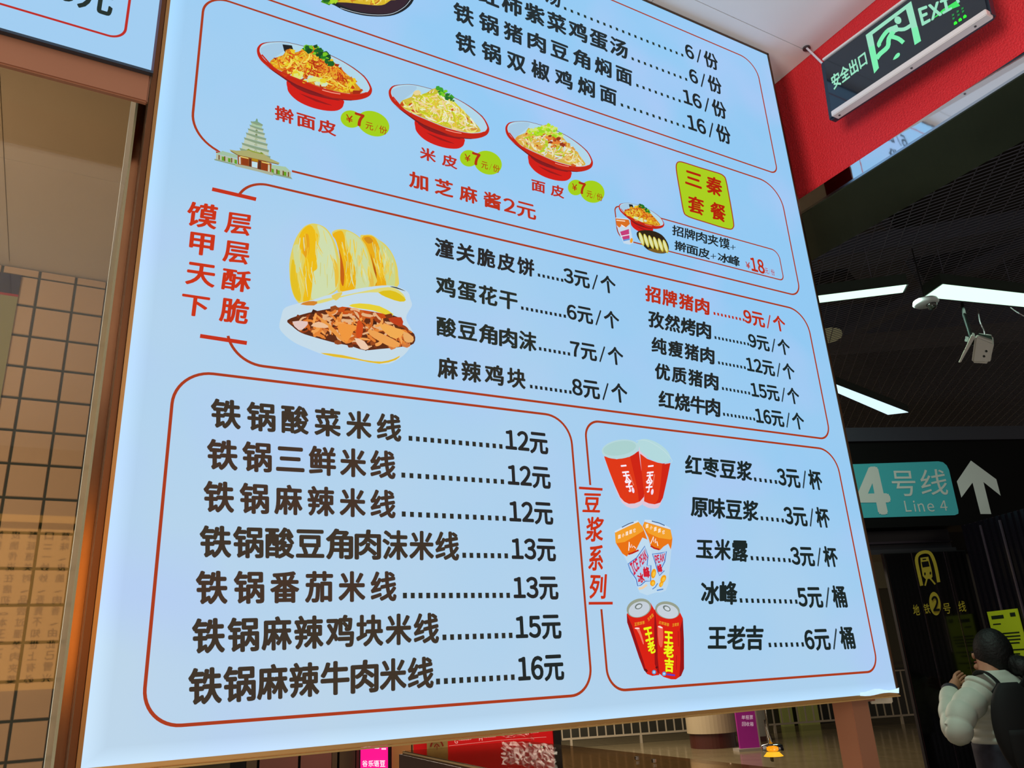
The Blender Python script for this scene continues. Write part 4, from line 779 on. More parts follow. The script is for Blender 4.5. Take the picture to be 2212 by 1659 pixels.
p.stroke(ce((1100, 270), (1060, 330), (1050, 400), (985, 460), (955, 500)), 9.5, GR, 3); p.stroke(ce((1075, 310), (1140, 330), (1185, 365)), 9.5, GR, 3); p.poly(ce((1095, 512), (1120, 465), (1145, 450), (1155, 465), (1140, 490)), GR, 2)
p.poly(ce((1430, 165), (1520, 80), (1640, 5), (1648, 20), (1668, 50), (1540, 100)), mat('exit_arrow', (5, 30, 10), .4, emit=(60, 226, 96), es=1.0))
for x, y in ((1628, 198), (1668, 170), (1708, 142)): p.poly(ce((x - 14, y - 4), (x + 2, y - 18), (x + 16, y - 8), (x + 14, y + 6), (x - 12, y + 18)), mat('exit_led', (5, 30, 10), .4, emit=(40, 240, 40), es=1.2))
for x, y in ((1612, 160), (1655, 130), (1693, 100), (1608, 130), (1648, 100), (1688, 75)): p.poly(ce((x - 10, y - 8), (x + 10, y - 14), (x + 10, y + 2), (x - 8, y + 12)), mat('exit_led_dim', (5, 30, 10), .4, emit=(24, 130, 60), es=1))
p.build('pictogram', ex, label='green running figure, door and arrow'); q = MB()
def et(body, A_, B_, C2, D_, m, bold, fit='ink'):
    A_, B_, C2, D_ = [eproj(*v) for v in ce(A_, B_, C2, D_)]; put_text(q, body, bil(A_, B_, C2, D_), None, ER[2], m, bold, z0=.0006, fit=fit)
et('安全出口', (590, 768), (560, 655), (880, 545), (855, 430), GL, 0.03); et('EXI', (1342, 218), (1308, 80), (1600, 75), (1580, -20), GL, 0.04); et('T', (1612, 45), (1560, -60), (1700, -5), (1668, -80), GL, .04)
q.build('lettering', ex)
hk = Vector((1.422, .953, ZC)); MB().tube([hk, es(.002, EH - .003, -.012)], .0026, mat('white_cable', (214, 206, 212), .5), 8).build('hanging_cable', ex); MB().tube([hk + Vector((0, 0, 0)), hk - Vector((0, 0, .004))], .009, mat('screw_dark', (60, 58, 60), .4), 12).build('ceiling_hook', ex)
MB().tube([es(EW - .01, EH, -.012), Vector((es(EW - .01, EH, -.012).x + .02, es(EW - .01, EH, 0).y, ZC))], .0026, mat('white_cable', (214, 206, 212), .5), 8).build('hanging_cable', ex)

# ================================================================== METRO HALL
NE = -E2                                       # outward normal of the hall planes that face the stall
def hp(px, py, D, dz=0): return atd(px, py, D)
def Hprint(D, off=0.0): return Print(lambda x, y: atd(x, y, D), NE, off)
beam_m = mat('black_beam', (5, 5, 6), 0.7, spec=.15, noise=.2, nscale=2)
zr = lambda v: EYE + v
bm_ = empty('direction_sign', hall(3.9, 5.1, zr(.795)), label='long black overhead beam sign with turquoise line 4 plate and white arrow', cat='sign')
MB().hbox(2.4, 7.0, 5.0, 5.3, zr(.795), zr(1.395), beam_m).build('beam', bm_)
MB().hbox(2.4, 7.0, 4.98, 5.3, zr(1.396), zr(1.495), mat('slate_trim', (44, 46, 58), 0.5)).build('top_trim', bm_)
for s_ in (2.7, 6.6): MB().hbox(s_, s_ + .05, 5.1, 5.15, zr(1.495), zr(3.3), black).build('hanger', bm_)
pl = MB(); pts = [(1790, 1005)] + [(2026, 997)] + [(2036, 999), (2044, 1006), (2049, 1016)] + [(2069, 1103), (2069, 1110), (2062, 1113)] + [(1800, 1121)]
pl.slab([atd(x, y, 4.999) for x, y in pts], NE, .006, mat('turquoise_plate', (52, 148, 152), .45, emit=(40, 128, 134), es=.28)); plate = pl.build('plate', bm_, label='turquoise plate')
wt = mat('sign_white', (196, 202, 196), .5, emit=(120, 124, 120), es=.22)
c = crop(1652, 840, 3.95); q = MB()
def ht(body, A_, B_, C2, D_, m, bold, D=4.99, mb=None, fit='ink', z0=.001):
    P4 = [atd(*v, D) for v in c(A_, B_, C2, D_)]; put_text(mb or q, body, bil(*P4), None, NE, m, bold, z0=z0, fit=fit)
ht('4', (800, 1052), (750, 690), (1100, 1052), (1010, 680), wt, .05); ht('号', (1100, 918), (1070, 700), (1300, 912), (1270, 700), wt, .004); ht('线', (1340, 912), (1318, 690), (1568, 902), (1540, 685), wt, .004)
for ch, x0, x1 in (('L', 1185, 1240), ('i', 1262, 1280), ('n', 1300, 1355), ('e', 1378, 1440), ('4', 1485, 1550)): hh = 92 if ch in 'Li4' else 68; ht(ch, (x0 + 18, 1048 if ch != '4' else 1040), (x0, 1048 - hh), (x1 + 14, 1046 if ch != '4' else 1038), (x1 - 4, 1044 - hh), wt, .006)
q.build('lettering', plate); p = Hprint(4.998, .001)
p.poly(c((1758, 612), (1975, 772), (2012, 912), (1865, 795), (1932, 1068), (1840, 1068), (1772, 800), (1677, 928), (1638, 790)), wt); p.build('arrow', bm_, label='white arrow pointing up')
# lintel below the beam
ln = MB().hbox(2.4, 3.86, 5.12, 5.5, zr(.66), zr(.79), mat('dark_lintel', (26, 26, 34), .4)).build('trim_1', kind='structure')
MB().hbox(2.4, 3.86, 5.10, 5.12, zr(.70), zr(.715), mat('lintel_rail', (70, 66, 76), .3, .8)).build('rail', ln); MB().hbox(2.4, 3.86, 5.08, 5.5, zr(.627), zr(.659), mat('lintel_lip', (60, 58, 64), .35, .5)).build('rail', ln)
# black clad pier of three panels with the metro mark
pan_m = mat('black_polished_panel', (13, 12, 13), .13, noise=.3, nscale=3, coat=.3)
pr_ = MB().hbox(3.262, 3.87, 5.012, 5.04, 0, zr(.627), black).build('wall_front', kind='structure')
cuts = [3.262, 3.462, 3.702, 3.862]
for a, b in zip(cuts[:-1], cuts[1:]): MB().hbox(a + .004, b - .004, 5.0, 5.014, 0.02, zr(.62), pan_m).build('panel', pr_, bevel=.002)
for a in cuts[1:3]: MB().hbox(a - .003, a + .003, 5.004, 5.014, .02, zr(.62), mat('joint_metal', (120, 100, 110), .3, .9)).build('joint', pr_)
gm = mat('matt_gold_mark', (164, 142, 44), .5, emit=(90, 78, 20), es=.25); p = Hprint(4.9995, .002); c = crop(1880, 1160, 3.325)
p.stroke(c((368, 350), (345, 250), (330, 165), (345, 125), (385, 108), (425, 115), (450, 155), (470, 220), (490, 325)), 7.0, gm, 3)
p.poly(c((358, 150), (415, 142), (440, 240), (445, 285), (435, 300), (395, 302), (375, 280), (362, 200)), gm, 0); p.stroke(c((405, 300), (392, 350)), 3.4, gm); p.stroke(c((430, 298), (465, 340)), 3.4, gm)
dkm = mat('mark_gap', (14, 13, 14), .4); p.poly(c((365, 180), (415, 173), (425, 212), (375, 220)), dkm); p.poly(c((372, 158), (398, 155), (400, 164), (375, 167)), dkm); p.ellipse(*c((391, 265))[0], 1.8, 3.4, dkm); p.ellipse(*c((430, 260))[0], 1.8, 3.4, dkm)
p.ellipse(*c((463, 479))[0], 12, 25.5, gm, -8); p.build('metro_mark', pr_, label='dull gold train mark'); q = MB()
ht('地', (312, 565), (302, 488), (358, 560), (346, 484), gm, .01, 4.997); ht('铁', (392, 553), (378, 482), (432, 548), (420, 478), gm, .01, 4.997); ht('号', (530, 552), (518, 480), (580, 550), (570, 474), gm, .01, 4.997); ht('线', (640, 540), (626, 462), (690, 534), (676, 458), gm, .01, 4.997)
ht('2', (452, 532), (435, 430), (500, 528), (484, 424), dkm, .03, 4.99); q.build('lettering', pr_)
# ribbed dark wall coming forward on the right, one object per rib
rb = MB(); o_ = rb.hbox(3.885, 4.0, 1.6, 5.0, 0, zr(.79), mat('ribbed_wall_dark', (20, 18, 24), .35)).build('wall_side', kind='structure'); rib_m = mat('rib_metal', (40, 34, 46), .25, .6)
rm = MB().hbox(3.868, 3.885, 0, .028, 0, zr(.79), rib_m); rme = pymesh('rib', rm.v, rm.f, rm.mats, rm.m)
for i in range(60):
    o = link('rib', rme, o_); o.matrix_parent_inverse = Matrix(); o.location = E2 * (4.96 - .055 * i)
for d_ in (4.80, 4.62): MB().hbox(3.862, 3.872, d_, d_ + .012, zr(-.02), zr(.76), mat('bright_rib', (150, 130, 150), .3, .8)).build('bright_strip', o_)
# yellow green notice on the ribbed wall
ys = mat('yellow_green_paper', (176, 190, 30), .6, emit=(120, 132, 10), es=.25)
no = empty('wall_notice', hall(3.86, 4.78, zr(-.3)), label='yellow green printed notice on the ribbed wall beside the person\'s head', cat='notice')
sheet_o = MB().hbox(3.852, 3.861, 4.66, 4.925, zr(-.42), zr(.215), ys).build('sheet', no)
nk = mat('notice_ink', (24, 40, 20), .6)
def nrow(d0, d1, z, h): MB().hbox(3.8505, 3.8518, 4.925 - d1, 4.925 - d0, zr(z), zr(z + h), nk).build('printed_line', sheet_o)
nrow(.03, .14, .165, .022); nrow(.20, .245, .17, .024); nrow(.03, .10, .13, .008)
for z_, a, b in ((.07, .03, .24), (.05, .02, .24), (.03, .05, .235), (.01, .02, .22), (-.03, .08, .245), (-.055, .10, .20), (-.10, .06, .24), (-.13, .06, .16), (-.18, .02, .24), (-.23, .02, .2)): nrow(a, b, z_, .009)
# lamps
lamp_e = mat('lamp_diffuser', (200, 220, 210), .5, emit=(212, 255, 230), es=1.25); lamp_e2 = mat('lamp_diffuser_cool', (200, 220, 230), .5, emit=(206, 236, 252), es=1.15); hous = mat('lamp_housing', (40, 52, 44), .5)
def lamp3(P3, m, label, z, h=.07):
    cc = sum(P3, Vector()) / 4; e = empty('linear_lamp', cc, label=label, cat='lamp', group='hanging linear lamps of the hall')
    MB().slab(P3, (0, 0, 1), .004, m).build('diffuser', e); MB().slab([cc + (p_ - cc) * 1.02 + Vector((0, 0, .0045)) for p_ in P3], (0, 0, 1), h, hous).build('housing', e)
    for k in (.15, .85):
        a = P3[0].lerp(P3[1], k).lerp(P3[3].lerp(P3[2], k), .5); MB().tube([a + Vector((0, 0, h)), Vector((a.x, a.y, EYE + 2.3))], .002, wire, 6).build('cable', e)
A_, B_, C2, D_ = atz(1958, 616, 2.0), atz(1760, 641, 2.0), atz(1763, 655, 2.0), atz(1950, 632, 2.0); lamp3([A_, A_ + (B_ - A_) * 2.2, D_ + (C2 - D_) * 2.2, D_], lamp_e, 'slim greenish white linear lamp running behind the board\'s right edge', 2.0)
A_, B_, C2, D_ = atz(2037, 615, 2.0), atz(2212, 635, 2.0), atz(2212, 663, 2.0), atz(1998, 642, 2.0); lamp3([A_, A_ + (B_ - A_) * 1.06, D_ + (C2 - D_) * 1.06, D_], lamp_e, 'wide greenish white linear lamp beside the white ceiling detector', 2.0)
A_, B_, C2, D_ = atz(1962, 891, 2.0), atz(1803, 830, 2.0), atz(1805, 847, 2.0), atz(1918, 896, 2.0); lamp3([A_, A_ + (B_ - A_) * 1.5, D_ + (C2 - D_) * 1.5, D_], lamp_e2, 'bluish white linear lamp above the line 4 sign beam', 2.0)
rl = empty('round_lamp', atz(1778, 731, 2.45), label='round dull cream ceiling fitting behind the wire mesh', cat='lamp'); cc = atz(1778, 731, 2.45)
MB().tube([cc, cc + Vector((0, 0, .03))], .15, mat('dull_cream', (150, 146, 118), .5, emit=(120, 116, 84), es=.5), 32).build('disc', rl); MB().tube([cc + Vector((0, 0, .03)), cc + Vector((0, 0, .8))], .02, black, 8).build('stem', rl)
# white detector under the lamp
wp = mat('white_plastic', (206, 208, 212), .4); d0 = atz(2000, 655, 1.93); e = empty('ceiling_detector', d0, label='round white detector with small glass dome beside the wide lamp', cat='detector')
vs_, fs_ = [], []; prof = [(0, -.010), (.062, -.010), (.072, 0), (.066, .018), (.04, .028), (0, .030)]
dm = MB(); n = 32
def lathe(mb, c0, prof, m, n=32):
    vs = []; fs = []
    for r, z in prof:
        for k in range(n): th = 2 * math.pi * k / n; vs.append(c0 + Vector((r * math.cos(th), r * math.sin(th), z)))
    for i in range(len(prof) - 1):
        for k in range(n): fs.append((i * n + k, i * n + (k + 1) % n, (i + 1) * n + (k + 1) % n, (i + 1) * n + k))
    mb.add(vs, fs, m); return mb
lathe(dm, d0, prof, wp).build('housing', e, smooth=True); lathe(MB(), d0 + Vector((.02, -.02, -.012)), [(.03, 0), (.03, -.008), (.022, -.026), (.010, -.034), (0, -.036)], mat('dark_dome', (40, 44, 40), .08, coat=1)).build('dome', e, smooth=True); MB().tube([d0 + Vector((0, 0, .03)), d0 + Vector((0, 0, .37))], .004, black, 8).build('stem', e)
# security camera
e = empty('security_camera', atd(2120, 745, 3.6), label='white security camera hanging from a dark arm below the lamps', cat='camera'); Dn = 3.6
def q4(P, D): return [atd(x, y, D) for x, y in P]
wc = mat('camera_white', (226, 226, 214), .4)
MB().box8(q4([(2098, 784), (2137, 786)], Dn) + q4([(2141, 782), (2102, 779)], Dn + .1)[0:2] + q4([(2106, 724), (2149, 741)], Dn) + q4([(2146, 722), (2110, 719)], Dn + .1), wc).build('body', e, bevel=.012); body_o = [o for o in e.children if o.name.startswith('body')][0]
MB().slab(q4([(2112, 727), (2144, 738), (2142, 727), (2114, 722)], Dn + .03), MY * -1, .004, mat('green_grey_seal', (60, 96, 80), .4)).build('seal', body_o)
MB().box8(q4([(2070, 783), (2075, 784)], Dn) + q4([(2077, 780), (2073, 779)], Dn + .1) + q4([(2098, 724), (2107, 728)], Dn) + q4([(2106, 720), (2100, 718)], Dn + .1), wc).build('sun_hood', e, bevel=.003)
MB().tube([atz(2078, 655, 2.2), atd(2083, 680, Dn + .05), atd(2096, 722, Dn + .05), atd(2104, 745, Dn + .05)], .010, mat('dark_arm', (44, 58, 54), .4, .5), 10).build('arm', e)
MB().tube(cat_rom([atz(2112, 668, 2.2), atd(2117, 695, Dn + .06), atd(2126, 715, Dn + .05), atd(2128, 733, Dn + .04)], 4), .003, wp, 8).build('cable', e)
for x, y in ((2130, 759), (2125, 770)): a = atd(x, y, Dn); MB().tube([a, a + NE * .004], .0065, mat('dark_lens', (50, 56, 50), .1, coat=1), 16).build('lens', body_o)
MB().box8(q4([(2084, 737), (2091, 739)], Dn + .05) + q4([(2091, 738), (2084, 736)], Dn + .06) + q4([(2086, 727), (2093, 729)], Dn + .05) + q4([(2093, 728), (2086, 726)], Dn + .06), mat('grey_tag', (150, 160, 160), .5)).build('tag', e)
# loose cable at the right edge
MB().tube(cat_rom([atz(2180, 662, 2.1), atd(2195, 673, 3.6), atd(2225, 690, 3.6)], 4), .003, wp, 6).build('loose_cable', label='thin white cable drooping below the wide lamp', cat='cable')

# ------------------------------------------------------------------ far side of the hall
def panel(name, x0, x1, D, z0, z1, m, parent=None, th=.05, y=1600, **k):
    s0 = hs(x0, y, D)[0]; s1 = hs(x1, y, D)[0]
    return MB().hbox(s0, s1, D, D + th, z0, z1, m).build(name, parent, **k)
wf = empty('shopfront', hall(0, 11.2, 0), label='distant pink and taupe panelled shop wall below the board\'s left part', cat='wall')
pk = mat('dusty_pink_panel', (166, 110, 98), .3, noise=.05, nscale=2); tp = mat('taupe_panel', (122, 100, 76), .4); gv = mat('dark_groove', (14, 12, 12), .6)
panel('backing', 505, 900, 11.15, 0, 3.2, gv, wf)
for a, b, m in ((500, 534, gv), (535, 557, tp), (563, 645, pk), (651, 717, pk), (718, 729, tp), (734, 768, tp), (770, 776, mat('frame_rose', (120, 84, 70), .4))): panel('panel', a, b, 11.1, 0, 3.2, m, wf)
panel('panel', 846, 888, 11.1, 0, 3.2, mat('sand_panel', (190, 156, 96), .4), wf)
pb = empty('pink_lightbox', hall(1.5, 11.0, 0), label='bright magenta lightbox standing against the distant shop wall', cat='sign')
mg = mat('magenta_lit', (120, 0, 60), .4, emit=(255, 16, 140), es=1.0); panel('light_panel', 779, 838, 10.98, .15, 2.3, mg, pb, .04); panel('frame', 776, 779, 10.97, .1, 2.35, black, pb, .08); panel('frame', 838, 844, 10.97, .1, 2.35, black, pb, .08); panel('base', 776, 844, 10.96, 0, .14, black, pb, .1); panel('cap', 776, 844, 10.96, 2.3, 2.36, black, pb, .1)
q = MB(); c = lambda *p: list(p)
lw = mat('lit_white', (200, 180, 190), .5, emit=(255, 226, 240), es=1.0)
for ch, x in (('谷', 783), ('乐', 796), ('语', 808), ('豆', 821)): ht(ch, (x, 1656), (x - 1, 1643), (x + 11, 1656), (x + 11, 1643), lw, .03, 10.95)
for x in (783, 795, 809, 824): ht('一', (x, 1618 - (x - 783) * .0 + (x - 783) * .12), (x, 1609 + (x - 783) * .12), (x + 10, 1618 + (x - 783) * .12), (x + 10, 1609 + (x - 783) * .12), lw, .05, 10.95, fit=(.1, .6))
q.build('lettering', pb)
rs = empty('red_wall_sign', hall(2.4, 10.2, 1.6), label='long red directory sign with a cream square emblem in the distance', cat='sign')
rd = mat('sign_red', (196, 12, 16), .4, emit=(190, 8, 12), es=.5); panel('panel', 893, 1195, 10.2, .55, 2.1, rd, rs, .06); panel('post', 1197, 1212, 10.18, 0, 2.3, black, rs, .1); panel('edge', 891, 893, 10.19, .55, 2.1, mat('sand_panel', (190, 156, 96), .4), rs, .07); panel('post', 1180, 1190, 10.28, 0, 2.0, black, rs, .05); panel('post', 900, 910, 10.28, 0, 2.0, black, rs, .05)
panel('emblem_plate', 922, 967, 10.17, .55, 2.1, mat('emblem_cream', (200, 170, 100), .5), rs, .02)
p = Hprint(10.16, .004); em = mat('emblem_red', (170, 40, 20), .5); p.stroke([(930, 1613), (934, 1603), (943, 1599), (953, 1603), (957, 1612)], 3.4, em, 3); p.stroke([(938, 1614), (943, 1607), (949, 1613)], 2.4, em, 3); p.stroke([(944, 1611), (944, 1620)], 1.6, em); p.stroke([(932, 1596), (945, 1592), (956, 1595)], 3, em, 2); p.build('emblem', rs)
q = MB(); sw = mat('sign_cream_ink', (240, 200, 190), .5, emit=(240, 196, 186), es=.5)
def st(b, x, y, w_, h): ht(b, (x, y + h), (x, y), (x + w_, y + h - w_ * .04), (x + w_, y - w_ * .04), sw, .002, 10.15)
st('G', 982, 1597, 7, 9); st('H', 1035, 1592, 7, 8); st('N', 1136, 1580, 6, 7)
for t_, x, y in (('时勤运动精华', 991, 1596), ('精益健康品质', 1044, 1590), ('值得乐享', 1146, 1580)):
    for i, ch in enumerate(t_): st(ch, x + i * 4.6, y - i * .35, 4.2, 4.2)
p = Hprint(10.16, .004); p.stroke([(970, 1611), (1080, 1599), (1180, 1592)], .5, sw); p.build('printed_line', rs); q.build('lettering', rs)
# railing across the hall, bars one by one
rail = empty('metal_railing', hall(10, 19, 0), label='long metal railing with upright bars across the hall', cat='railing'); st_m = mat('steel_rail', (170, 158, 138), .4, .2)
s0 = hs(1213, 1589, 19)[0]; s1 = hs(2012, 1555, 19)[0]
zb_, zt_ = .17, 1.32
MB().hbox(s0, s1, 18.98, 19.02, zb_, zb_ + .04, st_m).build('rail', rail); MB().hbox(s0, s1, 18.96, 19.04, zt_, zt_ + .07, mat('dark_rail', (60, 54, 46), .4, .6)).build('rail', rail); MB().hbox(s0, s1, 18.98, 19.02, zt_ - .15, zt_ - .12, st_m).build('rail', rail)
br = MB().hbox(0, .028, 18.99, 19.01, zb_ + .04, zt_ - .12, st_m); bme = pymesh('bar', br.v, br.f, br.mats, br.m); k = 0
while s0 + .2 * k < s1:
    o = link('bar', bme, rail); o.location = E1 * (s0 + .2 * k)
    if k % 8 == 1: MB().hbox(s0 + .2 * k - .02, s0 + .2 * k + .03, 18.97, 19.03, 0, zb_, st_m).build('foot', rail)
    k += 1
dg = mat('dark_low_wall', (46, 44, 34), .5, noise=.3, nscale=1.0)
MB().hbox(hs(1205, 1590, 21)[0], hs(2030, 1560, 21)[0], 21, 21.3, 0, 1.2, dg).build('low_wall', label='dark low wall standing behind the metal railing', cat='wall')
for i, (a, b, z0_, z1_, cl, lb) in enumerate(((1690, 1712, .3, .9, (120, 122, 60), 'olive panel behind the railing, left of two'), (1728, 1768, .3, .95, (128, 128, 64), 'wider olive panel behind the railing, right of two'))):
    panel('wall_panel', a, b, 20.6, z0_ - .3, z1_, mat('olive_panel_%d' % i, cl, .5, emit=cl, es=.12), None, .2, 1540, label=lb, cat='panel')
# round column and its dark foot, purple banner, pendant
def cyl(px, py, r, D, z0, z1, m, name, parent): s_, _ = hs(px, py, D); c0 = hall(s_, D, 0); return MB().tube([c0 + Vector((0, 0, z0)), c0 + Vector((0, 0, z1))], r, m, 40).build(name, parent, smooth=False)
e = empty('round_column', hall(hs(1539, 1590, 17)[0], 17, 0), label='thick round cream column with a dark red foot', cat='column'); cyl(1539, 1590, .50, 17, .28, 4.9, mat('cream_column', (176, 158, 128), .4), 'shaft', e); cyl(1539, 1590, .46, 17, 0, .28, mat('dark_red_foot', (70, 30, 22), .4), 'foot', e)
e = empty('round_column', hall(hs(1632, 1570, 17.6)[0], 17.6, 0), label='slim grey column standing behind the purple banner', cat='column'); cyl(1634, 1570, .26, 17.6, .1, 4.9, mat('grey_column', (150, 150, 140), .4), 'shaft', e); cyl(1634, 1570, .28, 17.6, 0, .1, mat('dark_red_foot', (70, 30, 22), .4), 'foot', e)
e = empty('standing_banner', hall(hs(1620, 1600, 15.8)[0], 15.8, 0), label='purple standing banner with white characters beside the cream column', cat='banner'); panel('panel', 1597, 1640, 15.8, .05, 1.7, mat('banner_purple', (136, 24, 108), .4, emit=(110, 10, 90), es=.35), e, .05); panel('edge', 1640, 1643, 15.79, 0, 1.72, mat('banner_grey', (150, 140, 130), .4), e, .07); panel('foot', 1594, 1645, 15.7, 0, .05, mat('banner_grey', (150, 140, 130), .4), e, .3)
q = MB(); pw = mat('banner_white', (220, 200, 220), .5, emit=(200, 180, 200), es=.4)
for r_, t_ in enumerate(('单程票', '回收箱')):
    for i, ch in enumerate(t_): x = 1602 + i * 8.5 + r_; y = 1545 + r_ * 14.5; ht(ch, (x, y + 9), (x, y), (x + 7.5, y + 9), (x + 7.5, y), pw, .004, 15.77)
q.build('lettering', e)
e = empty('far_pier', hall(hs(1900, 1300, 15)[0], 15, 0), label='beige square pier seen between the board and the black pier', cat='pier'); sA = hs(1872, 1300, 22)[0]; sB = hs(1990, 1300, 22)[0]
MB().hbox(sA, sB, 22, 22.8, .3, 3.35, mat('far_olive', (84, 78, 56), .6)).build('shaft', e); MB().hbox(sA, sB, 21.9, 22.9, 3.35, 4.85, mat('far_cream', (150, 144, 112), .6)).build('head', e); MB().hbox(sA - .05, sB + .05, 21.9, 22.9, 0, .3, black).build('foot', e)
# pendant lamp hanging behind the board
e = empty('pendant_lamp', atd(1666, 1606, 2.6), label='small amber glass lamp glowing on a bent rod below the board', cat='lamp')
a = atd(1667, 1606, 2.6); MB().tube(cat_rom([Vector((atd(1650, 1500, 2.6).x, atd(1650, 1500, 2.6).y, EYE + 2.298)), atd(1650, 1510, 2.6), atd(1652, 1555, 2.6), atd(1660, 1585, 2.6), a], 4), .004, mat('steel_rod', (170, 160, 140), .25, 1), 10).build('rod', e, smooth=True)
lathe(MB(), a, [(.012, 0), (.032, -.004), (.034, -.02), (.030, -.022)], glass('amber_glass', (1.0, .72, .28), .06)).build('shade', e, smooth=True); lathe(MB(), a, [(.018, -.006), (.018, -.024), (.030, -.036), (.001, -.037)], mat('amber_glow', (120, 70, 10), .4, emit=(255, 186, 40), es=1.1)).build('bulb', e, smooth=True)

# ------------------------------------------------------------------ counter hood behind the board
hd = empty('counter_hood', atz(1100, 1640, -.3), label='brown tinted glass hood of the counter below the board, wrapped in clear film', cat='counter')
tint = glass('brown_tinted_glass', (.74, .62, .50), .02, .05, .3); zt_ = -.150
A_, B_, C2, D_ = atz(873, 1622, zt_), atz(1132, 1600, zt_), atz(1540, 1662, zt_), atz(1062, 1661, zt_)
C2 = C2 + (C2 - D_) * .3; MB().slab([A_, D_, D_ + (D_ - A_) * .6, C2, B_], (0, 0, -1), .005, tint).build('glass_top', hd)
bmm = mat('brown_hood_metal', (118, 70, 50), .35, .1); dn = Vector((0, 0, -1))
E_ = D_ + (D_ - A_) * .6; MB().slab([A_ + dn * .006, E_ + dn * .006, E_ + dn * .9, A_ + dn * .9], (E_ - A_).cross(dn).normalized() * -1, .012, bmm).build('front_plate', hd)
MB().tube([A_ + Vector((0, 0, -.004)), E_ + Vector((0, 0, -.004))], .004, mat('gold_edge_trim', (232, 190, 120), .25, 1.0), 8).build('edge_bar', hd); MB().tube([A_, A_ + dn * .9], .004, gold_edge, 8).build('edge_bar', hd)
MB().box((.80, 1.2, 0), (1.15, 1.75, EYE - .9), mat('counter_brown', (150, 122, 92), .5)).build('cabinet', hd)
MB().box((.60, 1.15, EYE - .905), (1.25, 1.9, EYE - .875), mat('counter_brown', (150, 122, 92), .5)).build('worktop', hd)
for x, y in ((1146, 1612), (1172, 1616), (1376, 1641), (1413, 1647)): a = atz(x, y, zt_ + .001); MB().tube([a, a + Vector((0, 0, .005))], .004, mat('chrome', (220, 220, 215), .1, 1), 12).build('screw', hd)
rr = random.Random(3); fm = MB(); vs = []; nx_, ny_ = 22, 14
for j in range(ny_ + 1):
    for i in range(nx_ + 1):
        a = atz(1085 + 115 * i / nx_ , 1604 + 50 * j / ny_ + 12 * i / nx_, zt_ + .003); vs.append(a + Vector((rr.uniform(-.004, .004), rr.uniform(-.004, .004), rr.uniform(0, .007))))
fm.add(vs, [(j * (nx_ + 1) + i, j * (nx_ + 1) + i + 1, (j + 1) * (nx_ + 1) + i + 1, (j + 1) * (nx_ + 1) + i) for j in range(ny_) for i in range(nx_)], glass('clear_film', (.93, .9, .86), 0.0, .3, .14)); fm.build('plastic_film', hd, label='crumpled clear film')
fm = MB(); vs = []
for j in range(9):
    for i in range(15):
        u = i / 14; a = atd(1078 + 75 * u + rr.uniform(-2, 2), 1578 + 22 * (j / 8) * (.4 + .6 * u) + 5 * math.sin(u * 7) + rr.uniform(-1.5, 1.5), 2.0); vs.append(a + E2 * rr.uniform(-.012, .012))
fm.add(vs, [(j * 15 + i, j * 15 + i + 1, (j + 1) * 15 + i + 1, (j + 1) * 15 + i) for j in range(8) for i in range(14)], glass('clear_film', (.93, .9, .86), 0.0, .3, .14)); fm.build('plastic_film', hd, label='torn flap of clear film')

# ================================================================== PERSON
skin = mat('skin', (196, 140, 112), .55); jk = mat('pale_quilted_jacket', (206, 212, 200), .6, noise=.03, nscale=20); dk = mat('dark_trousers', (48, 48, 62), .8, noise=.2, nscale=30); hair_m = mat('black_hair', (7, 7, 8), .62, bump=.6, nscale=60); bag_m = mat('black_bag', (7, 7, 11), .8)
def J(x, y, D): return atd(x, y, D)
pel = J(2180, 1655, 4.52); pel.z = .93
chest = J(2160, 1512, 4.50); mid = pel.lerp(chest, .5); neck = J(2141, 1452, 4.50); hb = J(2137, 1428, 4.52); ht_ = J(2136, 1392, 4.54)
shl = J(2108, 1486, 4.47); ell = J(2068, 1582, 4.42); wrl = J(2052, 1492, 4.66); hnl = J(2070, 1466, 4.70)
shr = J(2206, 1488, 4.55); elr = J(2226, 1570, 4.68); wrr = J(2150, 1500, 4.80); hnr = J(2112, 1478, 4.80)
V_ = [(pel, (.13, .11)), (mid, (.125, .095)), (chest, (.145, .10)), (neck, (.052, .052)), (hb, (.070, .078)), (ht_, (.078, .088))]; Ed = [(0, 1), (1, 2), (2, 3), (3, 4), (4, 5)]
def addv(p, r, par): V_.append((p, (r, r))); Ed.append((par, len(V_) - 1)); return len(V_) - 1
for (sh_, el_, wr_, hn_, sg) in ((shl, ell, wrl, hnl, -1), (shr, elr, wrr, hnr, 1)):
    a = addv(sh_, .052, 2); a = addv(el_, .040, a); a = addv(wr_, .026, a); pm_ = addv(wr_.lerp(hn_, .55), .030, a)
    dirv = (hn_ - wr_).normalized(); sd = dirv.cross(E2).normalized()
    for k in range(4):
        o0 = wr_.lerp(hn_, .95) + sd * (k - 1.5) * .019; l = (.030, .036, .033, .026)[k]
        a1 = addv(o0, .0095, pm_); a2 = addv(o0 + dirv * l + E1 * .006 * -sg, .0085, a1); addv(o0 + dirv * l * 1.5 + E1 * .022 * -sg, .0075, a2)
    th = addv(wr_.lerp(hn_, .55) - sd * .036 + dirv * .01, .011, pm_); addv(wr_.lerp(hn_, .95) - sd * .050, .009, th)
for sg in (-1, 1):
    hip = pel + E1 * .09 * sg + Vector((0, 0, -.07)); kn = hip + Vector((0, 0, -.40)) + E2 * .02; an = Vector((kn.x, kn.y, .10)) - E2 * .02; to = Vector((an.x, an.y, .05)) + E2 * .16
    a = addv(hip, .085, 0); a = addv(kn, .058, a); a = addv(an, .042, a); addv(to, .036, a)
me = bpy.data.meshes.new('person'); me.from_pydata([tuple(v[0]) for v in V_], Ed, []); po_ = bpy.data.objects.new('person', me); COL.objects.link(po_); me.materials.append(skin)
bpy.context.view_layer.objects.active = po_
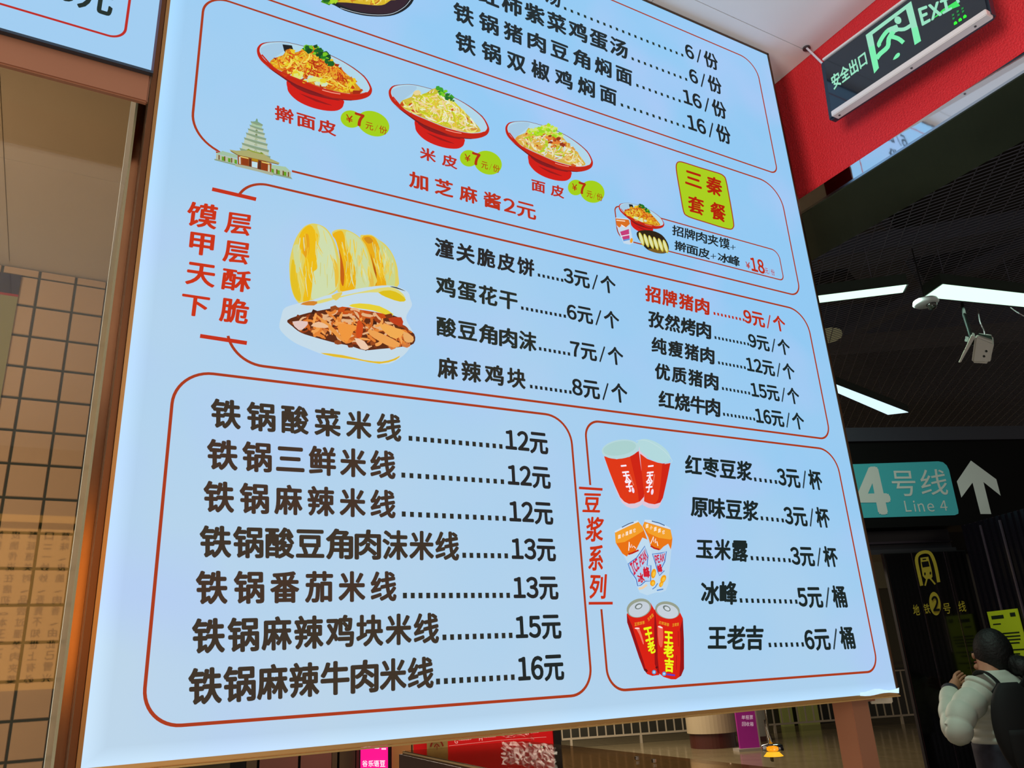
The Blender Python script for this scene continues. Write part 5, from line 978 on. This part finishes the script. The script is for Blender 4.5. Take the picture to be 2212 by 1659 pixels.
sk = po_.modifiers.new('skin', 'SKIN'); lay = me.skin_vertices[0] if me.skin_vertices else None
if lay is None:
    bm = bmesh.new(); bm.from_mesh(me); bm.verts.layers.skin.verify(); bm.to_mesh(me); bm.free(); lay = me.skin_vertices[0]
for i, (_, r) in enumerate(V_): lay.data[i].radius = r; lay.data[i].use_root = (i == 0)
sb = po_.modifiers.new('sub', 'SUBSURF'); sb.levels = 2; sb.render_levels = 2; sk.use_smooth_shade = True
bpy.context.view_layer.update(); ev = po_.evaluated_get(bpy.context.evaluated_depsgraph_get()); nm = bpy.data.meshes.new_from_object(ev)
po_.modifiers.clear(); po_.data = nm; nm.materials.clear(); nm.materials.append(skin)
bm = bmesh.new(); bm.from_mesh(nm)
def add_ell(c0, r, rot=None):
    g_ = bmesh.ops.create_icosphere(bm, subdivisions=2, radius=1); 
    for v in g_['verts']: v.co = Vector(c0) + Vector((v.co.x * r[0], v.co.y * r[1], v.co.z * r[2]))
look = (E2 * .92 - E1 * .40).normalized(); hc_ = hb.lerp(ht_, .5); rgt = Vector((look.y, -look.x, 0))
add_ell(hc_ + look * .095 + Vector((0, 0, -.012)), (.012, .012, .022)); add_ell(hc_ - rgt * .078 + Vector((0, 0, -.005)), (.014, .014, .026)); add_ell(hc_ + rgt * .078 + Vector((0, 0, -.005)), (.014, .014, .026)); add_ell(hc_ + look * .078 + Vector((0, 0, -.075)), (.03, .03, .022))
bm.to_mesh(nm); bm.free(); nm.polygons.foreach_set('use_smooth', [True] * len(nm.polygons))
setp(po_, 'person with black hair in a pale puffer jacket, back turned, hands raised in front', 'person')
def fig(a, b, c0, n=12):    # eyes and mouth on the face side
    return MB().ell(a, b, c0, n, 8)
fc = fig(hc_ + look * .083 - rgt * .030 + Vector((0, 0, .008)), (.008, .008, .006), mat('eye_dark', (20, 16, 16), .3)); fc.ell(hc_ + look * .083 + rgt * .030 + Vector((0, 0, .008)), (.008, .008, .006), mat('eye_dark', (20, 16, 16), .3), 12, 8); fc.build('eyes', po_); fig(hc_ + look * .088 + Vector((0, 0, -.048)), (.018, .012, .006), mat('lip', (160, 80, 76), .5)).build('mouth', po_)
# hair: cap and long tail over the shoulder
hm = MB(); rot = Matrix.Rotation(math.atan2(look.y, look.x), 3, 'Z'); hm.ell(hc_ - look * .026 + Vector((0, 0, .006)), (.104, .102, .132), hair_m, 24, 16, rot)
hm.tube(cat_rom([hc_ - look * .07 + Vector((0, 0, -.02)), hc_ - look * .10 + E1 * .05 + Vector((0, 0, -.09)), chest + E1 * .10 - E2 * .12 + Vector((0, 0, .19)), chest + E1 * .18 - E2 * .08 + Vector((0, 0, .11)), chest + E1 * .235 - E2 * .02 + Vector((0, 0, -.02))], 5), [(.06 - abs(i - 6) * .0008 - (i > 12) * (i - 12) * .004, .05) for i in range(21)], hair_m, 14); hm.build('hair', po_, smooth=True)
# quilted jacket
def loft(rings, m, n=36, ripple=.0):
    mb = MB(); vs = []
    for c0, ax, ay, ra, rb2 in rings:
        for k in range(n): th = 2 * math.pi * k / n; vs.append(c0 + ax * math.cos(th) * ra + ay * math.sin(th) * rb2)
    fs = [(i * n + k, i * n + (k + 1) % n, (i + 1) * n + (k + 1) % n, (i + 1) * n + k) for i in range(len(rings) - 1) for k in range(n)]
    fs += [tuple(range(n - 1, -1, -1)), tuple((len(rings) - 1) * n + k for k in range(n))]; mb.add(vs, fs, m); return mb
rings = []; NR = 54; top = neck + Vector((0, 0, .01)); hem = J(2176, 1606, 4.52)
ctrl = [(0, .185, .145), (.12, .19, .15), (.35, .185, .145), (.6, .20, .145), (.78, .205, .135), (.88, .16, .115), (.94, .105, .09), (1, .082, .082)]
def interp(t, k):
    for a, b in zip(ctrl[:-1], ctrl[1:]):
        if t <= b[0]: u = (t - a[0]) / (b[0] - a[0]); return a[k] + (b[k] - a[k]) * u
    return ctrl[-1][k]
for i in range(NR + 1):
    t = i / NR; c0 = hem.lerp(chest, min(1, t / .65)) if t < .65 else chest.lerp(top, (t - .65) / .35); rp = 1 + .085 * abs(math.sin(t * math.pi * 8)) ** .6 - .05
    rings.append((c0, E1, E2, interp(t, 1) * rp, interp(t, 2) * rp))
loft(rings, jk).build('jacket', po_, smooth=True)
def sleeve(P, r0, r1):
    P = cat_rom(P, 16); n_ = len(P); return MB().tube(P, [(r0 + (r1 - r0) * (i / (n_ - 1))) * (1 + .15 * abs(math.sin(i / (n_ - 1) * math.pi * 8)) ** .6) for i in range(n_)], jk, 22)
sleeve([shl + E1 * .05 + Vector((0, 0, .01)), shl + Vector((0, 0, -.04)), shl.lerp(ell, .55) - E1 * .02, ell, ell.lerp(wrl, .45) - E1 * .02, wrl - (wrl - ell).normalized() * .02], .085, .048).build('sleeve', po_, smooth=True)
sleeve([shr - E1 * .05, shr + Vector((0, 0, -.04)), shr.lerp(elr, .6), elr, elr.lerp(wrr, .5), wrr], .085, .05).build('sleeve', po_, smooth=True)
MB().tube([wrl - (wrl - ell).normalized() * .05, wrl + (wrl - ell).normalized() * .012], .046, dk, 18).build('cuff', po_, smooth=True, label='dark cuff')
tr_ = []
for i in range(8): t = i / 7; tr_.append((Vector((pel.x, pel.y, pel.z + .16 - t * .28)), E1, E2, .175, .14))
tm_ = loft(tr_, dk)
for sg in (-1, 1):
    hip = pel + E1 * .09 * sg + Vector((0, 0, -.05)); tm_.tube([hip, Vector((hip.x, hip.y, .5)) + E2 * .01, Vector((hip.x, hip.y, .09))], [.105, .085, .075], dk, 18)
tm_.build('trousers', po_, smooth=True); 
for sg in (-1, 1): MB().ell(Vector(((pel + E1 * .09 * sg).x, (pel + E1 * .09 * sg).y, .045)) + E2 * .07, (.05, .14, .044), mat('shoe_dark', (24, 24, 26), .5), 16, 10, Matrix.Rotation(ang, 3, 'Z')).build('shoe', po_, smooth=True)
bp = empty('backpack', J(2196, 1560, 4.30), label='black backpack on the back of the person in the pale jacket', cat='bag')
bc = J(2200, 1568, 4.27)
rg = []
for i in range(17): t = i / 16; k = math.sin(math.pi * min(max(t, .02), .98)) ** .35; rg.append((bc + Vector((0, 0, -.24 + .46 * t)), E1, E2, .145 * k, .075 * k))
bag_o = loft(rg, bag_m, 28).build('bag', bp, smooth=True); loft([(a + Vector((0, 0, -.06)) - E2 * .045, x, y, r * .75, r2 * .6) for a, x, y, r, r2 in rg[1:11]], bag_m, 24).build('pocket', bag_o, smooth=True)
MB().tube(cat_rom([bc + E1 * -.06 + E2 * .05 + Vector((0, 0, .16)), J(2158, 1478, 4.335), J(2128, 1452, 4.40), J(2110, 1458, 4.50), J(2106, 1500, 4.64)], 6), [(.006, .024)] * 25, bag_m, 10).build('strap', bp, smooth=True)
MB().tube(cat_rom([bc + E1 * .08 + E2 * .05 + Vector((0, 0, .16)), J(2215, 1470, 4.36), J(2206, 1455, 4.5), J(2212, 1520, 4.68)], 6), [(.006, .024)] * 19, bag_m, 10).build('strap', bp, smooth=True)
